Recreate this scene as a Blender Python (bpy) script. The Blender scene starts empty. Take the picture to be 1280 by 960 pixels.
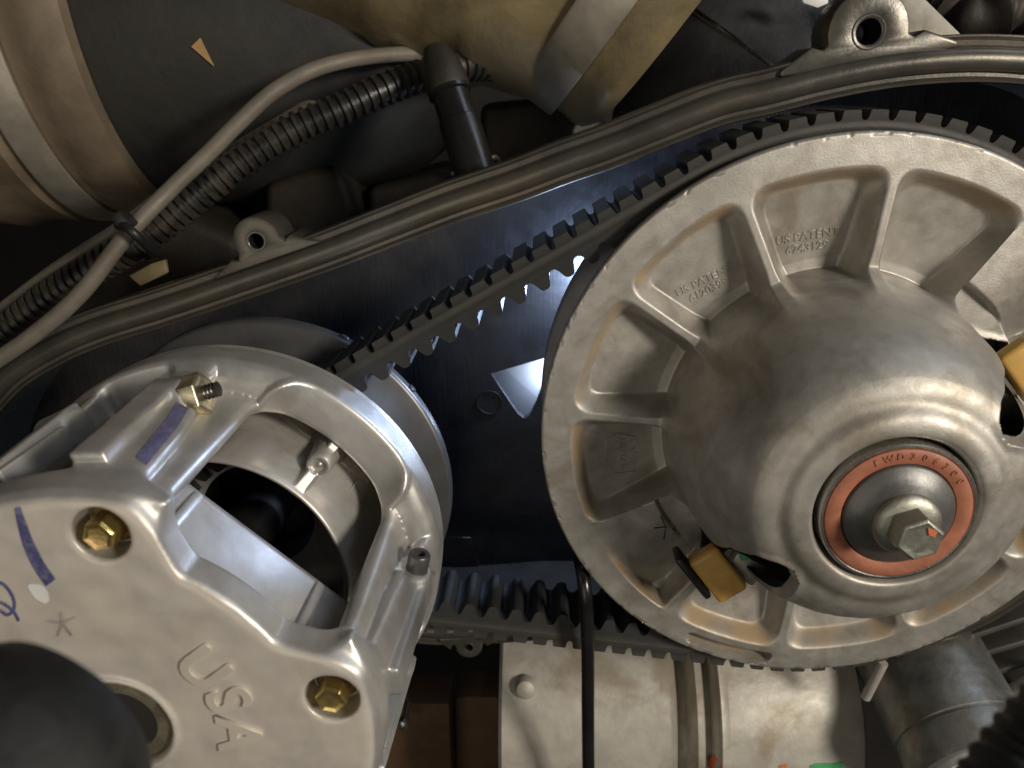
import bpy, bmesh, math, random
import numpy as np
from mathutils import Vector, Matrix
from mathutils.bvhtree import BVHTree

random.seed(7); np.random.seed(7)
SC = bpy.context.scene
COL = SC.collection

# ------------------------------------------------------------------ camera
# world: X right, Z up, Y runs along the clutch shafts, away from the camera. Y = 0 is the front rim of the big sheave.
D0 = 0.31770776
CAMR = Matrix(((0.99929762, 0.0, -0.03747366), (0.03504496, -0.35414878, 0.93453223), (-0.01327125, -0.9351891, -0.35390003)))
cam_d = bpy.data.cameras.new('camera'); cam = bpy.data.objects.new('camera', cam_d); COL.objects.link(cam)
cam_d.sensor_width = 36.0; cam_d.lens = 27.0; cam_d.clip_start = 0.01; cam_d.clip_end = 50
rm = Matrix((CAMR.col[0], -CAMR.col[1], -CAMR.col[2])).transposed()
cam.matrix_world = Matrix.Translation((0, -D0, 0)) @ rm.to_4x4()
cam_d.dof.use_dof = True; cam_d.dof.focus_distance = 0.325; cam_d.dof.aperture_fstop = 11.0
SC.camera = cam

CAMP = Vector((0, -D0, 0))
def at(px, py, Y=0.0):
    """point of the plane at depth Y that lies on a line of sight (photograph pixels)"""
    v = CAMR @ Vector((px - 640.0, py - 480.0, 960.0))
    t = (Y + D0) / v.y
    return Vector((v.x * t, Y, v.z * t))

# ------------------------------------------------------------------ light
W = bpy.data.worlds.new('World'); SC.world = W; W.use_nodes = True
bg = W.node_tree.nodes['Background']; bg.inputs[0].default_value = (0.50, 0.475, 0.44, 1); bg.inputs[1].default_value = 0.06

def area(name, loc, target, size, energy, color, size_y=None):
    l = bpy.data.lights.new(name, 'AREA'); l.energy = energy; l.color = color; l.size = size
    if size_y: l.shape = 'RECTANGLE'; l.size_y = size_y
    o = bpy.data.objects.new(name, l); COL.objects.link(o); o.location = loc
    o.rotation_euler = (Vector(target) - Vector(loc)).to_track_quat('-Z', 'Y').to_euler()
    return o
area('workshop_lamp', (0.92, -0.86, 0.26), (0.0, 0.0, -0.16), 0.22, 14.5, (1.0, 0.92, 0.80))
area('front_fill', (-0.38, -1.20, -0.20), (0.0, 0, -0.15), 0.8, 2.6, (1.0, 0.91, 0.78))  # soft frontal fill added to lift the pocket floors, no real fixture
area('window_light', (0.75, -0.10, 0.75), (-0.1, -0.05, -0.2), 0.35, 1.4, (0.72, 0.83, 1.0))
def point(name, loc, r, energy, color):
    l = bpy.data.lights.new(name, 'POINT'); l.energy = energy; l.color = color; l.shadow_soft_size = r
    o = bpy.data.objects.new(name, l); COL.objects.link(o); o.location = loc; return o
point('inspection_led', at(742, 352, 0.076), 0.004, 0.75, (0.50, 0.66, 1.0))
point('slot_fill', at(690, 470, 0.103), 0.003, 0.06, (0.55, 0.70, 1.0))  # small extra lamp added to brighten the pale surface behind the slot

SC.view_settings.view_transform = 'Standard'; SC.view_settings.look = 'None'
SC.view_settings.exposure = 0.0; SC.view_settings.gamma = 1.0
SC.render.engine = 'CYCLES'

# ------------------------------------------------------------------ materials
def mat(name, base, metal=0.0, rough=0.5, var=0.0, scale=40.0, bump=0.0, bscale=300.0, rvar=0.0, tint=None, tscale=12.0, tamt=0.0,
        attr=None, attr_col=None, scratch=0.0, coat=0.0, spec=0.5, dlo=0.5):
    m = bpy.data.materials.new(name); m.use_nodes = True
    N, L = m.node_tree.nodes, m.node_tree.links
    b = N['Principled BSDF']
    b.inputs['Metallic'].default_value = metal; b.inputs['Roughness'].default_value = rough
    b.inputs['Specular IOR Level'].default_value = spec
    if coat: b.inputs['Coat Weight'].default_value = coat
    tc = N.new('ShaderNodeTexCoord')
    def noise(s, det=6.0, ro=0.6, dist=0.0):
        n = N.new('ShaderNodeTexNoise'); n.inputs['Scale'].default_value = s; n.inputs['Detail'].default_value = det
        n.inputs['Roughness'].default_value = ro; n.inputs['Distortion'].default_value = dist
        L.new(tc.outputs['Object'], n.inputs['Vector']); return n
    def mix(fac, a, c):
        x = N.new('ShaderNodeMix'); x.data_type = 'RGBA'
        if isinstance(fac, float): x.inputs[0].default_value = fac
        else: L.new(fac, x.inputs[0])
        for s, v in ((6, a), (7, c)):
            if isinstance(v, tuple): x.inputs[s].default_value = (*v, 1)
            else: L.new(v, x.inputs[s])
        return x.outputs[2]
    def ramp(src, lo, hi, a=0.0, c=1.0):
        r = N.new('ShaderNodeMapRange'); L.new(src, r.inputs[0])
        r.inputs[1].default_value = lo; r.inputs[2].default_value = hi; r.inputs[3].default_value = a; r.inputs[4].default_value = c
        return r.outputs[0]
    col = tuple(base)
    if var:
        n = noise(scale, 8, 0.65, 0.4)
        col = mix(ramp(n.outputs[0], 0.32, 0.68), tuple(c * (1 - var) for c in base), tuple(min(1, c * (1 + var)) for c in base))
    if tint:
        n2 = noise(tscale, 5, 0.6, 0.8)
        col = mix(ramp(n2.outputs[0], 0.48, 0.66, 0, tamt), col, tuple(tint))
    if attr:
        a = N.new('ShaderNodeAttribute'); a.attribute_name = attr
        n3 = noise(48, 6, 0.65)
        mul = N.new('ShaderNodeMath'); mul.operation = 'MULTIPLY'; L.new(a.outputs['Fac'], mul.inputs[0])
        L.new(ramp(n3.outputs[0], 0.34, 0.62, dlo, 1.0), mul.inputs[1])
        col = mix(mul.outputs[0], col, tuple(attr_col))
        # dust is dull, not metallic
        inv = N.new('ShaderNodeMath'); inv.operation = 'MULTIPLY_ADD'; L.new(mul.outputs[0], inv.inputs[0])
        inv.inputs[1].default_value = -0.9 * metal; inv.inputs[2].default_value = metal
        L.new(inv.outputs[0], b.inputs['Metallic'])
    if isinstance(col, tuple): b.inputs['Base Color'].default_value = (*col, 1)
    else: L.new(col, b.inputs['Base Color'])
    if rvar:
        n4 = noise(scale * 1.7, 8, 0.7, 0.6)
        L.new(ramp(n4.outputs[0], 0.3, 0.7, max(0.05, rough - rvar), min(1, rough + rvar)), b.inputs['Roughness'])
    if bump:
        n5 = noise(bscale, 8, 0.7)
        bp = N.new('ShaderNodeBump'); bp.inputs['Strength'].default_value = 1.0; bp.inputs['Distance'].default_value = bump
        L.new(n5.outputs[0], bp.inputs['Height'])
        if scratch:
            w = N.new('ShaderNodeTexNoise'); w.inputs['Scale'].default_value = 60; w.inputs['Detail'].default_value = 4
            mp = N.new('ShaderNodeMapping'); mp.inputs['Scale'].default_value = (14, 1, 1); mp.inputs['Rotation'].default_value = (0, 0.7, 0)
            L.new(tc.outputs['Object'], mp.inputs['Vector']); L.new(mp.outputs[0], w.inputs['Vector'])
            b2 = N.new('ShaderNodeBump'); b2.inputs['Distance'].default_value = scratch
            L.new(w.outputs[0], b2.inputs['Height']); L.new(bp.outputs[0], b2.inputs['Normal']); L.new(b2.outputs[0], b.inputs['Normal'])
        else:
            L.new(bp.outputs[0], b.inputs['Normal'])
    return m

TAN = (0.36, 0.262, 0.155)
M = dict(
    alu_sec=mat('cast_aluminium_dusty', (0.42, 0.398, 0.36), 0.66, 0.50, 0.17, 70, 0.00010, 1100, 0.10, (0.27, 0.235, 0.185), 32, 0.75, 'dust', TAN, dlo=0.05),
    alu_pri=mat('cast_aluminium_bright', (0.60, 0.585, 0.56), 0.66, 0.43, 0.12, 60, 0.00006, 1000, 0.09, (0.42, 0.385, 0.34), 26, 0.5, 'dust', (0.56, 0.50, 0.42)),
    alu_plate=mat('cast_aluminium_sheave', (0.58, 0.555, 0.52), 0.60, 0.42, 0.16, 45, 0.00006, 900, 0.08, (0.30, 0.24, 0.17), 30, 0.5, 'dust', (0.16, 0.115, 0.075)),
    alu_face=mat('cast_face_dull', (0.56, 0.505, 0.43), 0.15, 0.42, 0.08, 60),
    tower=mat('dark_grey_casting', (0.12, 0.117, 0.11), 0.6, 0.45, 0.15, 50, 0.00005, 900, 0.08),
    steel=mat('machined_steel', (0.52, 0.50, 0.47), 0.95, 0.28, 0.12, 60, 0.00008, 500, 0.08),
    bright=mat('bright_steel', (0.70, 0.68, 0.64), 1.0, 0.22, 0.1, 80, 0.00005, 500, 0.07),
    sheave_dark=mat('dark_worn_sheave', (0.125, 0.123, 0.122), 0.6, 0.38, 0.2, 30, 0.00006, 400, 0.06),
    zinc=mat('yellow_zinc', (0.72, 0.56, 0.20), 0.95, 0.26, 0.25, 90, 0.0001, 400, 0.08, (0.75, 0.42, 0.28), 130, 0.6),
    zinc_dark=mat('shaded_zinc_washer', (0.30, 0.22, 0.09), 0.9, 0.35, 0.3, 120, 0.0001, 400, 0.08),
    zinc_pale=mat('pale_zinc', (0.62, 0.56, 0.40), 0.95, 0.30, 0.2, 90, 0.0001, 400, 0.08),
    bolt_green=mat('olive_zinc', (0.36, 0.36, 0.30), 0.85, 0.42, 0.2, 110, 0.0002, 500, 0.08),
    thread=mat('dark_thread', (0.12, 0.11, 0.10), 0.9, 0.35),
    seal=mat('red_brown_seal', (0.34, 0.125, 0.070), 0.0, 0.55, 0.22, 120, 0.0001, 700, 0.1, (0.30, 0.10, 0.06), 60, 0.5),
    washer=mat('grey_phosphate', (0.15, 0.148, 0.142), 0.6, 0.42, 0.2, 60, 0.0001, 500, 0.08),
    orange=mat('orange_paint', (0.60, 0.16, 0.07), 0, 0.5),
    yellow=mat('yellow_nylon', (0.60, 0.36, 0.095), 0.0, 0.42, 0.13, 60, 0.0002, 160, 0.08, (0.40, 0.21, 0.05), 40, 0.5),
    blackpl=mat('black_plastic', (0.014, 0.014, 0.015), 0.0, 0.42, 0.3, 60, 0.0001, 300, 0.1),
    plate=mat('black_housing_plastic', (0.012, 0.0125, 0.0145), 0.0, 0.40, 0.4, 60, 0.00008, 250, 0.12, (0.030, 0.028, 0.026), 22, 0.8, scratch=0.00012, spec=0.45),
    lip=mat('dusty_housing_plastic', (0.088, 0.082, 0.071), 0.5, 0.31, 0.25, 30, 0.00008, 600, 0.07, (0.135, 0.110, 0.075), 18, 0.6),
    rubber=mat('belt_rubber', (0.016, 0.0163, 0.0163), 0.0, 0.55, 0.25, 80, 0.0001, 700, 0.1, None, 1, 0, 'dust', (0.050, 0.046, 0.038)),
    cable=mat('glossy_black_cable', (0.010, 0.010, 0.010), 0.0, 0.25, 0.3, 60, 0.0001, 250, 0.08),
    gear=mat('weathered_gearcase', (0.45, 0.425, 0.37), 0.30, 0.52, 0.18, 45, 0.00025, 260, 0.1, (0.27, 0.215, 0.15), 26, 0.75),
    pipe=mat('grey_pipe_metal', (0.30, 0.30, 0.28), 0.8, 0.40, 0.3, 50, 0.0003, 200, 0.1, (0.16, 0.13, 0.10), 18, 0.7),
    silicone=mat('tan_silicone_duct', (0.215, 0.17, 0.092), 0.0, 0.44, 0.28, 22, 0.0006, 90, 0.1, (0.10, 0.075, 0.038), 14, 0.7),
    hose=mat('brown_air_hose', (0.17, 0.13, 0.088), 0.0, 0.50, 0.3, 16, 0.0006, 70, 0.1, (0.085, 0.062, 0.04), 10, 0.7),
    strap=mat('dull_steel_band', (0.46, 0.42, 0.34), 0.7, 0.50, 0.2, 40, 0.0001, 300, 0.1),
    airbox=mat('black_airbox_plastic', (0.018, 0.0185, 0.0175), 0.0, 0.62, 0.45, 18, 0.0006, 110, 0.1, (0.038, 0.035, 0.027), 9, 0.7),
    conduit=mat('black_conduit', (0.020, 0.019, 0.018), 0.0, 0.36, 0.35, 50, 0.0002, 250, 0.1, (0.12, 0.095, 0.065), 40, 0.35),
    tube=mat('grey_rubber_tube', (0.15, 0.132, 0.104), 0.0, 0.52, 0.25, 40, 0.0004, 150, 0.1, (0.11, 0.09, 0.065), 16, 0.6),
    panel=mat('dark_metal_panel', (0.085, 0.085, 0.088), 0.6, 0.42, 0.3, 26, 0.0004, 140, 0.1, (0.03, 0.03, 0.03), 14, 0.6),
    white=mat('white_bracket', (0.62, 0.62, 0.62), 0.2, 0.45, 0.1, 20),
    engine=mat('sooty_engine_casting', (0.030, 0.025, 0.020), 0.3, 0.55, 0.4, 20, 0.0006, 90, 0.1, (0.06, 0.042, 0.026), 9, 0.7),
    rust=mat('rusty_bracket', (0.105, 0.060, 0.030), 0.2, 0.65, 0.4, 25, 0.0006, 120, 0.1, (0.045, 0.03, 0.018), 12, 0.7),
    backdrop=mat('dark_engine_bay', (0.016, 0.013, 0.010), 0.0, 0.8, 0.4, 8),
    blue_ink=mat('blue_marker', (0.075, 0.080, 0.20), 0.1, 0.45, 0.35, 260, 0, 300, 0, (0.30, 0.29, 0.33), 300, 0.45),
    purple_ink=mat('purple_marker', (0.18, 0.175, 0.34), 0.3, 0.45, 0.3, 260, 0, 300, 0, (0.36, 0.35, 0.42), 300, 0.45),
    whitepaint=mat('white_paint_dab', (0.72, 0.72, 0.70), 0, 0.5),
    green=mat('green_paint', (0.07, 0.33, 0.13), 0, 0.5, 0.2, 100),
    paper=mat('brown_paper_label', (0.42, 0.25, 0.11), 0, 0.7, 0.15, 60),
    fin=mat('finned_casting', (0.14, 0.13, 0.115), 0.7, 0.45, 0.2, 40),
    grip=mat('dark_rubber_grip', (0.012, 0.0125, 0.0125), 0, 0.55, 0.5, 90, 0.0004, 160, 0.15, (0.035, 0.033, 0.03), 60, 0.6),
)

# ------------------------------------------------------------------ mesh helpers
def new_obj(name, mesh, material=None, parent=None, smooth=True):
    o = bpy.data.objects.new(name, mesh); COL.objects.link(o)
    if material is not None and not mesh.materials: mesh.materials.append(M[material] if isinstance(material, str) else material)
    if smooth and len(mesh.polygons): mesh.polygons.foreach_set('use_smooth', np.ones(len(mesh.polygons), bool))
    if parent:
        o.parent = parent; o.matrix_parent_inverse = Matrix.Translation(parent.location).inverted()
    return o
def pydata(name, v, f):
    me = bpy.data.meshes.new(name); me.from_pydata([tuple(map(float, p)) for p in v], [], [tuple(map(int, q)) for q in f]); me.update(); return me
def tag(o, label, cat, group=None):
    o['label'] = label; o['category'] = cat
    if group: o['group'] = group
    return o
def thing(name, label, cat, loc=(0, 0, 0), group=None):
    o = bpy.data.objects.new(name, None); COL.objects.link(o); o.location = loc; o.empty_display_size = 0.01
    return tag(o, label, cat, group)
def sharp(o, ang=35):
    me = o.data
    try: me.set_sharp_from_angle(angle=math.radians(ang))
    except Exception: pass
    return o
def bevel_box(name, size, material, parent=None, bev=0.001, seg=2):
    bm = bmesh.new(); bmesh.ops.create_cube(bm, size=1.0)
    bmesh.ops.scale(bm, vec=size, verts=bm.verts)
    bmesh.ops.bevel(bm, geom=bm.edges[:], offset=bev, segments=seg, affect='EDGES', profile=0.5)
    me = bpy.data.meshes.new(name); bm.to_mesh(me); bm.free()
    return sharp(new_obj(name, me, material, parent), 40)
def frame_mat(p, axis, up=(0, 0, 1)):
    z = Vector(axis).normalized(); u = Vector(up)
    if abs(z.dot(u)) > 0.98: u = Vector((1, 0, 0))
    x = u.cross(z).normalized(); y = z.cross(x)
    return Matrix.Translation(p) @ Matrix((x, y, z)).transposed().to_4x4()
def lathe(name, prof, material, p, axis, parent=None, seg=64, caps=False, ang=38, wob=None):
    """prof: (t along axis, radius)"""
    mw = frame_mat(Vector(p), axis); v = []; f = []
    n = len(prof)
    for t, r in prof:
        for j in range(seg):
            a = 2 * math.pi * j / seg
            k = 1.0 if wob is None else wob(t, a)
            v.append(mw @ Vector((r * k * math.cos(a), r * k * math.sin(a), t)))
    for i in range(n - 1):
        for j in range(seg):
            j2 = (j + 1) % seg
            f.append((i * seg + j, i * seg + j2, (i + 1) * seg + j2, (i + 1) * seg + j))
    if caps:
        f.append(tuple(range(seg - 1, -1, -1))); f.append(tuple((n - 1) * seg + j for j in range(seg)))
    return sharp(new_obj(name, pydata(name, v, f), material, parent), ang)
def spline(pts, per=12):
    P = [Vector(p) for p in pts]; P = [2 * P[0] - P[1]] + P + [2 * P[-1] - P[-2]]; out = []
    for i in range(1, len(P) - 2):
        a, b, c, d = P[i - 1:i + 3]
        for k in range(per):
            t = k / per
            out.append(0.5 * ((2 * b) + (c - a) * t + (2 * a - 5 * b + 4 * c - d) * t * t + (3 * b - a - 3 * c + d) * t ** 3))
    out.append(P[-2]); return out
def resample(path, step):
    out = [path[0].copy()]; acc = 0.0
    for a, b in zip(path, path[1:]):
        d = (b - a).length
        if d < 1e-9: continue
        while acc + d >= step:
            t = (step - acc) / d; a = a.lerp(b, t); out.append(a.copy()); d = (b - a).length; acc = 0.0
            if d < 1e-9: break
        acc += d
    return out
def tube(name, path, rad, material, parent=None, seg=16, ang=50):
    v = []; f = []; up = Vector((0, 1, 0.2)); n = len(path); s = 0.0
    for i, p in enumerate(path):
        t = (path[min(i + 1, n - 1)] - path[max(i - 1, 0)]).normalized()
        x = up.cross(t).normalized(); y = t.cross(x); up = y
        up = Vector((0, 1, 0.2))
        if i: s += (p - path[i - 1]).length
        r = rad(s, i) if callable(rad) else rad
        for j in range(seg):
            a = 2 * math.pi * j / seg; v.append(p + x * (r * math.cos(a)) + y * (r * math.sin(a)))
    for i in range(n - 1):
        for j in range(seg):
            j2 = (j + 1) % seg; f.append((i * seg + j, i * seg + j2, (i + 1) * seg + j2, (i + 1) * seg + j))
    f.append(tuple(range(seg - 1, -1, -1))); f.append(tuple((n - 1) * seg + j for j in range(seg)))
    me = pydata(name, v, f); bm = bmesh.new(); bm.from_mesh(me); bmesh.ops.recalc_face_normals(bm, faces=bm.faces); bm.to_mesh(me); bm.free()
    return sharp(new_obj(name, me, material, parent), ang)
def extrude_poly(name, pts, depth, material, parent=None, bev=0.0012, seg=2):
    """pts: world points (front outline), extruded by depth along +Y"""
    bm = bmesh.new(); vs = [bm.verts.new(p) for p in pts]; fc = bm.faces.new(vs)
    r = bmesh.ops.extrude_face_region(bm, geom=[fc])
    vv = [g for g in r['geom'] if isinstance(g, bmesh.types.BMVert)]
    bmesh.ops.translate(bm, vec=Vector((0, depth, 0)) if not isinstance(depth, Vector) else depth, verts=vv)
    bmesh.ops.recalc_face_normals(bm, faces=bm.faces)
    if bev: bmesh.ops.bevel(bm, geom=bm.edges[:], offset=bev, segments=seg, affect='EDGES', profile=0.5, clamp_overlap=True)
    me = bpy.data.meshes.new(name); bm.to_mesh(me); bm.free()
    return sharp(new_obj(name, me, material, parent), 40)
def text_geo(s, size, extrude=0.00016, bev=0.00010, align='CENTER', space=1.0, off=0.0):
    c = bpy.data.curves.new('txt', 'FONT'); c.body = s; c.size = size; c.extrude = extrude; c.bevel_depth = bev; c.bevel_resolution = 1
    c.align_x = align; c.align_y = 'CENTER'; c.space_character = space; c.resolution_u = 4; c.offset = size * off
    o = bpy.data.objects.new('txt', c); me = bpy.data.meshes.new_from_object(o)
    bpy.data.objects.remove(o); bpy.data.curves.remove(c); return me
def text_join(name, items, material, parent, off=0.0, drape=None, ext=0.00016):
    """items: (string, size, matrix); one mesh of lettering"""
    bm = bmesh.new()
    for s, size, mw in items:
        me = text_geo(s, size, ext, off=off); b = bmesh.new(); b.from_mesh(me); zl = [v.co.z for v in b.verts]; bmesh.ops.transform(b, matrix=mw, verts=b.verts)
        if drape:
            nz = mw.col[2].to_3d().normalized()
            for v_, z in zip(b.verts, zl):
                r_ = drape.ray_cast(v_.co + nz * 0.006, -nz)
                if r_[0] is not None: v_.co = r_[0] + nz * (z + 0.00012)
        t = bpy.data.meshes.new('t'); b.to_mesh(t); b.free(); bm.from_mesh(t); bpy.data.meshes.remove(t); bpy.data.meshes.remove(me)
    me = bpy.data.meshes.new(name); bm.to_mesh(me); bm.free()
    return new_obj(name, me, material, parent, smooth=False)
def tmat(p, right, normal):
    n = Vector(normal).normalized(); x = Vector(right); x = (x - n * x.dot(n)).normalized(); y = n.cross(x)
    return Matrix.Translation(p) @ Matrix((x, y, n)).transposed().to_4x4()
def hexhead(name, p, axis, r, h, material, parent, rot=0.0, cham=0.12):
    """six-sided head, bevelled, with a shallow dished top"""
    mw = frame_mat(Vector(p), axis); bm = bmesh.new(); rings = []
    for t, k in ((0, 1.0), (h * 0.90, 1.0), (h, 0.88), (h * 0.985, 0.80), (h * 0.955, 0.62)):
        n = 6; rings.append([bm.verts.new(mw @ Vector((r * k * math.cos(rot + math.pi / 3 * j), r * k * math.sin(rot + math.pi / 3 * j), t))) for j in range(n)])
    for A_, B_ in zip(rings, rings[1:]):
        for j in range(6): bm.faces.new((A_[j], A_[(j + 1) % 6], B_[(j + 1) % 6], B_[j]))
    bm.faces.new(rings[-1])
    bmesh.ops.bevel(bm, geom=bm.edges[:], offset=r * 0.035, segments=2, affect='EDGES', profile=0.5)
    me = bpy.data.meshes.new(name); bm.to_mesh(me); bm.free()
    return sharp(new_obj(name, me, material, parent), 30)

# ------------------------------------------------------------------ field helpers
def sstep(x, a, b):
    t = np.clip((x - a) / (b - a), 0, 1); return t * t * (3 - 2 * t)
def smax(a, b, k):
    h = np.clip(0.5 + 0.5 * (a - b) / k, 0, 1); return b + (a - b) * h + k * h * (1 - h)
def smin(a, b, k): return -smax(-a, -b, k)
def vnoise(x, y, s, seed=0):
    rng = np.random.RandomState(seed); g = rng.rand(64, 64)
    X = x * s; Y = y * s; i = np.floor(X).astype(int); j = np.floor(Y).astype(int); u = X - i; v = Y - j
    u = u * u * (3 - 2 * u); v = v * v * (3 - 2 * v)
    q = lambda a, b: g[a % 64, b % 64]
    return (q(i, j) * (1 - u) + q(i + 1, j) * u) * (1 - v) + (q(i, j + 1) * (1 - u) + q(i + 1, j + 1) * u) * v
def surface_nets(f, org, step):
    nx, ny, nz = f.shape
    ins = f < 0
    s = np.zeros((nx - 1, ny - 1, nz - 1), np.uint8)
    for a in (0, 1):
        for b in (0, 1):
            for c in (0, 1): s += ins[a:nx - 1 + a, b:ny - 1 + b, c:nz - 1 + c]
    act = (s > 0) & (s < 8); idx = np.argwhere(act)
    cid = np.full(act.shape, -1, np.int32); cid[act] = np.arange(len(idx))
    cor = [(a, b, c) for a in (0, 1) for b in (0, 1) for c in (0, 1)]
    vals = {k: f[idx[:, 0] + k[0], idx[:, 1] + k[1], idx[:, 2] + k[2]] for k in cor}
    acc = np.zeros((len(idx), 3)); cnt = np.zeros(len(idx))
    for k in cor:
        for ax in range(3):
            if k[ax]: continue
            k2 = list(k); k2[ax] = 1; k2 = tuple(k2); a, b = vals[k], vals[k2]
            m = (a < 0) != (b < 0); t = np.where(m, a / np.where(m, a - b, 1), 0)
            p = np.tile(np.array(k, float), (len(idx), 1)); p[:, ax] += t
            acc += p * m[:, None]; cnt += m
    verts = (idx + acc / cnt[:, None]) * step + np.array(org)
    faces = []
    for ax in range(3):
        o1, o2 = [(1, 2), (2, 0), (0, 1)][ax]
        sl = [slice(None)] * 3; sl2 = [slice(None)] * 3
        sl[ax] = slice(0, f.shape[ax] - 1); sl2[ax] = slice(1, None)
        ch = ins[tuple(sl)] != ins[tuple(sl2)]
        e = np.argwhere(ch); ok = (e[:, o1] > 0) & (e[:, o2] > 0) & (e[:, o1] < f.shape[o1] - 1) & (e[:, o2] < f.shape[o2] - 1); e = e[ok]
        def g(d1, d2):
            q = e.copy(); q[:, o1] -= d1; q[:, o2] -= d2; return cid[q[:, 0], q[:, 1], q[:, 2]]
        q = np.stack([g(1, 1), g(0, 1), g(0, 0), g(1, 0)], 1)
        fl = ~ins[e[:, 0], e[:, 1], e[:, 2]]
        q[fl] = q[fl][:, ::-1]; faces.append(q)
    return verts, np.concatenate(faces)
def mesh_np(name, v, q):
    me = bpy.data.meshes.new(name); nq = len(q); k = q.shape[1]
    me.vertices.add(len(v)); me.vertices.foreach_set('co', np.ascontiguousarray(v, np.float32).ravel())
    me.loops.add(nq * k); me.loops.foreach_set('vertex_index', np.ascontiguousarray(q, np.int32).ravel())
    me.polygons.add(nq); me.polygons.foreach_set('loop_start', np.arange(0, nq * k, k, dtype=np.int32))
    me.update(calc_edges=True); me.validate(); return me
def set_attr(me, name, vals):
    a = me.attributes.new(name, 'FLOAT', 'POINT'); a.data.foreach_set('value', np.ascontiguousarray(vals, np.float32))
def grid_faces(n, m, wrap=True):
    i = np.arange(n - 1)[:, None]; j = np.arange(m if wrap else m - 1)[None, :]; j2 = (j + 1) % m
    return np.stack([i * m + j, i * m + j2, (i + 1) * m + j2, (i + 1) * m + j], -1).reshape(-1, 4)

SEC = Vector((0.1302, 0.0, -0.1454))      # big (driven) clutch axis
KP = 0.937; PY0 = D0 * KP - D0
PRI = Vector((-0.1505 * KP, PY0, -0.2090 * KP))     # small (drive) clutch axis, at its front ring

# ------------------------------------------------------------------ clutch housing
house = thing('clutch_housing', 'dusty black clutch housing with rolled rim around both clutches', 'housing', at(640, 600, 0.085))
YF = 0.034
def lip_path():
    up = [(-70, 614), (-45, 534), (0, 472), (60, 432), (120, 406), (200, 381), (300, 347), (400, 312), (480, 281), (560, 250), (640, 223), (700, 200), (760, 179),
          (830, 151), (900, 124), (960, 110), (1030, 92), (1100, 78), (1170, 70), (1240, 68), (1310, 74), (1380, 95), (1440, 140), (1480, 210), (1490, 330), (1470, 470), (1420, 590), (1350, 680), (1280, 735),
          (1200, 780), (1100, 800), (989, 806), (880, 798), (800, 791), (735, 787), (680, 786), (620, 790), (540, 792), (440, 782), (300, 790), (150, 860), (0, 900), (-80, 800)]
    return [at(x, y, YF) for x, y in up]
LP = resample(spline(lip_path() + [lip_path()[0]], 8), 0.004)[:-1]
def offset_loop(path, prof):
    """sweep prof (outward n, Y) round the loop in the XZ plane"""
    n = len(path); v = []
    cx = sum((p.x for p in path)) / n; cz = sum((p.z for p in path)) / n
    for i, p in enumerate(path):
        t = path[(i + 3) % n] - path[i - 3]; t = Vector((t.x, 0, t.z)).normalized(); o = Vector((-t.z, 0, t.x))
        for a, y in prof: v.append((p.x + o.x * a, y, p.z + o.z * a))
    m = len(prof); f = []
    for i in range(n):
        for j in range(m - 1): f.append((i * m + j, i * m + j + 1, ((i + 1) % n) * m + j + 1, ((i + 1) % n) * m + j))
    return v, f
prof = [(0.0010, 0.0470), (0.0072, 0.0468), (0.0080, 0.0440), (0.0079, 0.0352), (0.0075, 0.0338), (0.0068, 0.0336), (0.0062, 0.0342), (0.0056, 0.0352), (0.0036, 0.0354), (0.0030, 0.0348)]
for k in range(0, 15):
    a = math.pi * k / 14; prof.append((-0.0020 + 0.0046 * math.cos(a), 0.0340 - 0.0034 * math.sin(a)))
prof += [(-0.0070, 0.0350), (-0.0084, 0.0350), (-0.0090, 0.0342), (-0.0098, 0.0335), (-0.0106, 0.0337), (-0.0110, 0.0350), (-0.0106, 0.0375), (-0.0098, 0.042), (-0.0080, 0.090)]
v, f = offset_loop(LP, prof); me = pydata('rim', v, f)
bm = bmesh.new(); bm.from_mesh(me); bmesh.ops.recalc_face_normals(bm, faces=bm.faces); bm.to_mesh(me); bm.free()
rim = sharp(new_obj('rolled_rim', me, 'lip', house), 50)
# back plate inside the rim, with a slot through which lamp light shows
bp = [Vector((p.x, 0.088, p.z)) for p in LP[::2]]
slot_c = [at(x, y, 0.088) for x, y in ((614, 467), (686, 446), (700, 484), (676, 487), (670, 504), (662, 520), (655, 523), (648, 518), (638, 504), (626, 486))]
bm = bmesh.new()
outer = [bm.verts.new(p) for p in bp]; inner = [bm.verts.new(p) for p in slot_c]
ed = [bm.edges.new((outer[i], outer[(i + 1) % len(outer)])) for i in range(len(outer))] + [bm.edges.new((inner[i], inner[(i + 1) % len(inner)])) for i in range(len(inner))]
bmesh.ops.triangle_fill(bm, use_beauty=True, use_dissolve=False, edges=ed)
r = bmesh.ops.extrude_face_region(bm, geom=bm.faces[:])
bmesh.ops.translate(bm, vec=(0, 0.004, 0), verts=[g for g in r['geom'] if isinstance(g, bmesh.types.BMVert)])
bmesh.ops.recalc_face_normals(bm, faces=bm.faces)
me = bpy.data.meshes.new('back_plate'); bm.to_mesh(me); bm.free()
sharp(new_obj('back_plate', me, 'plate', house), 30)
# raised ring moulded on the plate
c = at(612, 503, 0.0879)
lathe('moulded_ring', [(0.0, 0.0074), (0.0006, 0.0072), (0.0006, 0.0068), (0.0, 0.0066)], 'plate', c, (0, -1, 0), house, 40)
c = at(664, 740, 0.0879)
lathe('moulded_ring', [(0.0, 0.0066), (0.0006, 0.0064), (0.0006, 0.006), (0.0, 0.0058)], 'plate', c, (0, -1, 0), house, 40)
# raised label pad, with rows of small moulded marks
pad = extrude_poly('label_pad', [at(553, 672, 0.0868), at(588, 672, 0.0868), at(606, 736, 0.0868), at(560, 742, 0.0868)], 0.0015, 'plate', house, 0.0003, 1)
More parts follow.
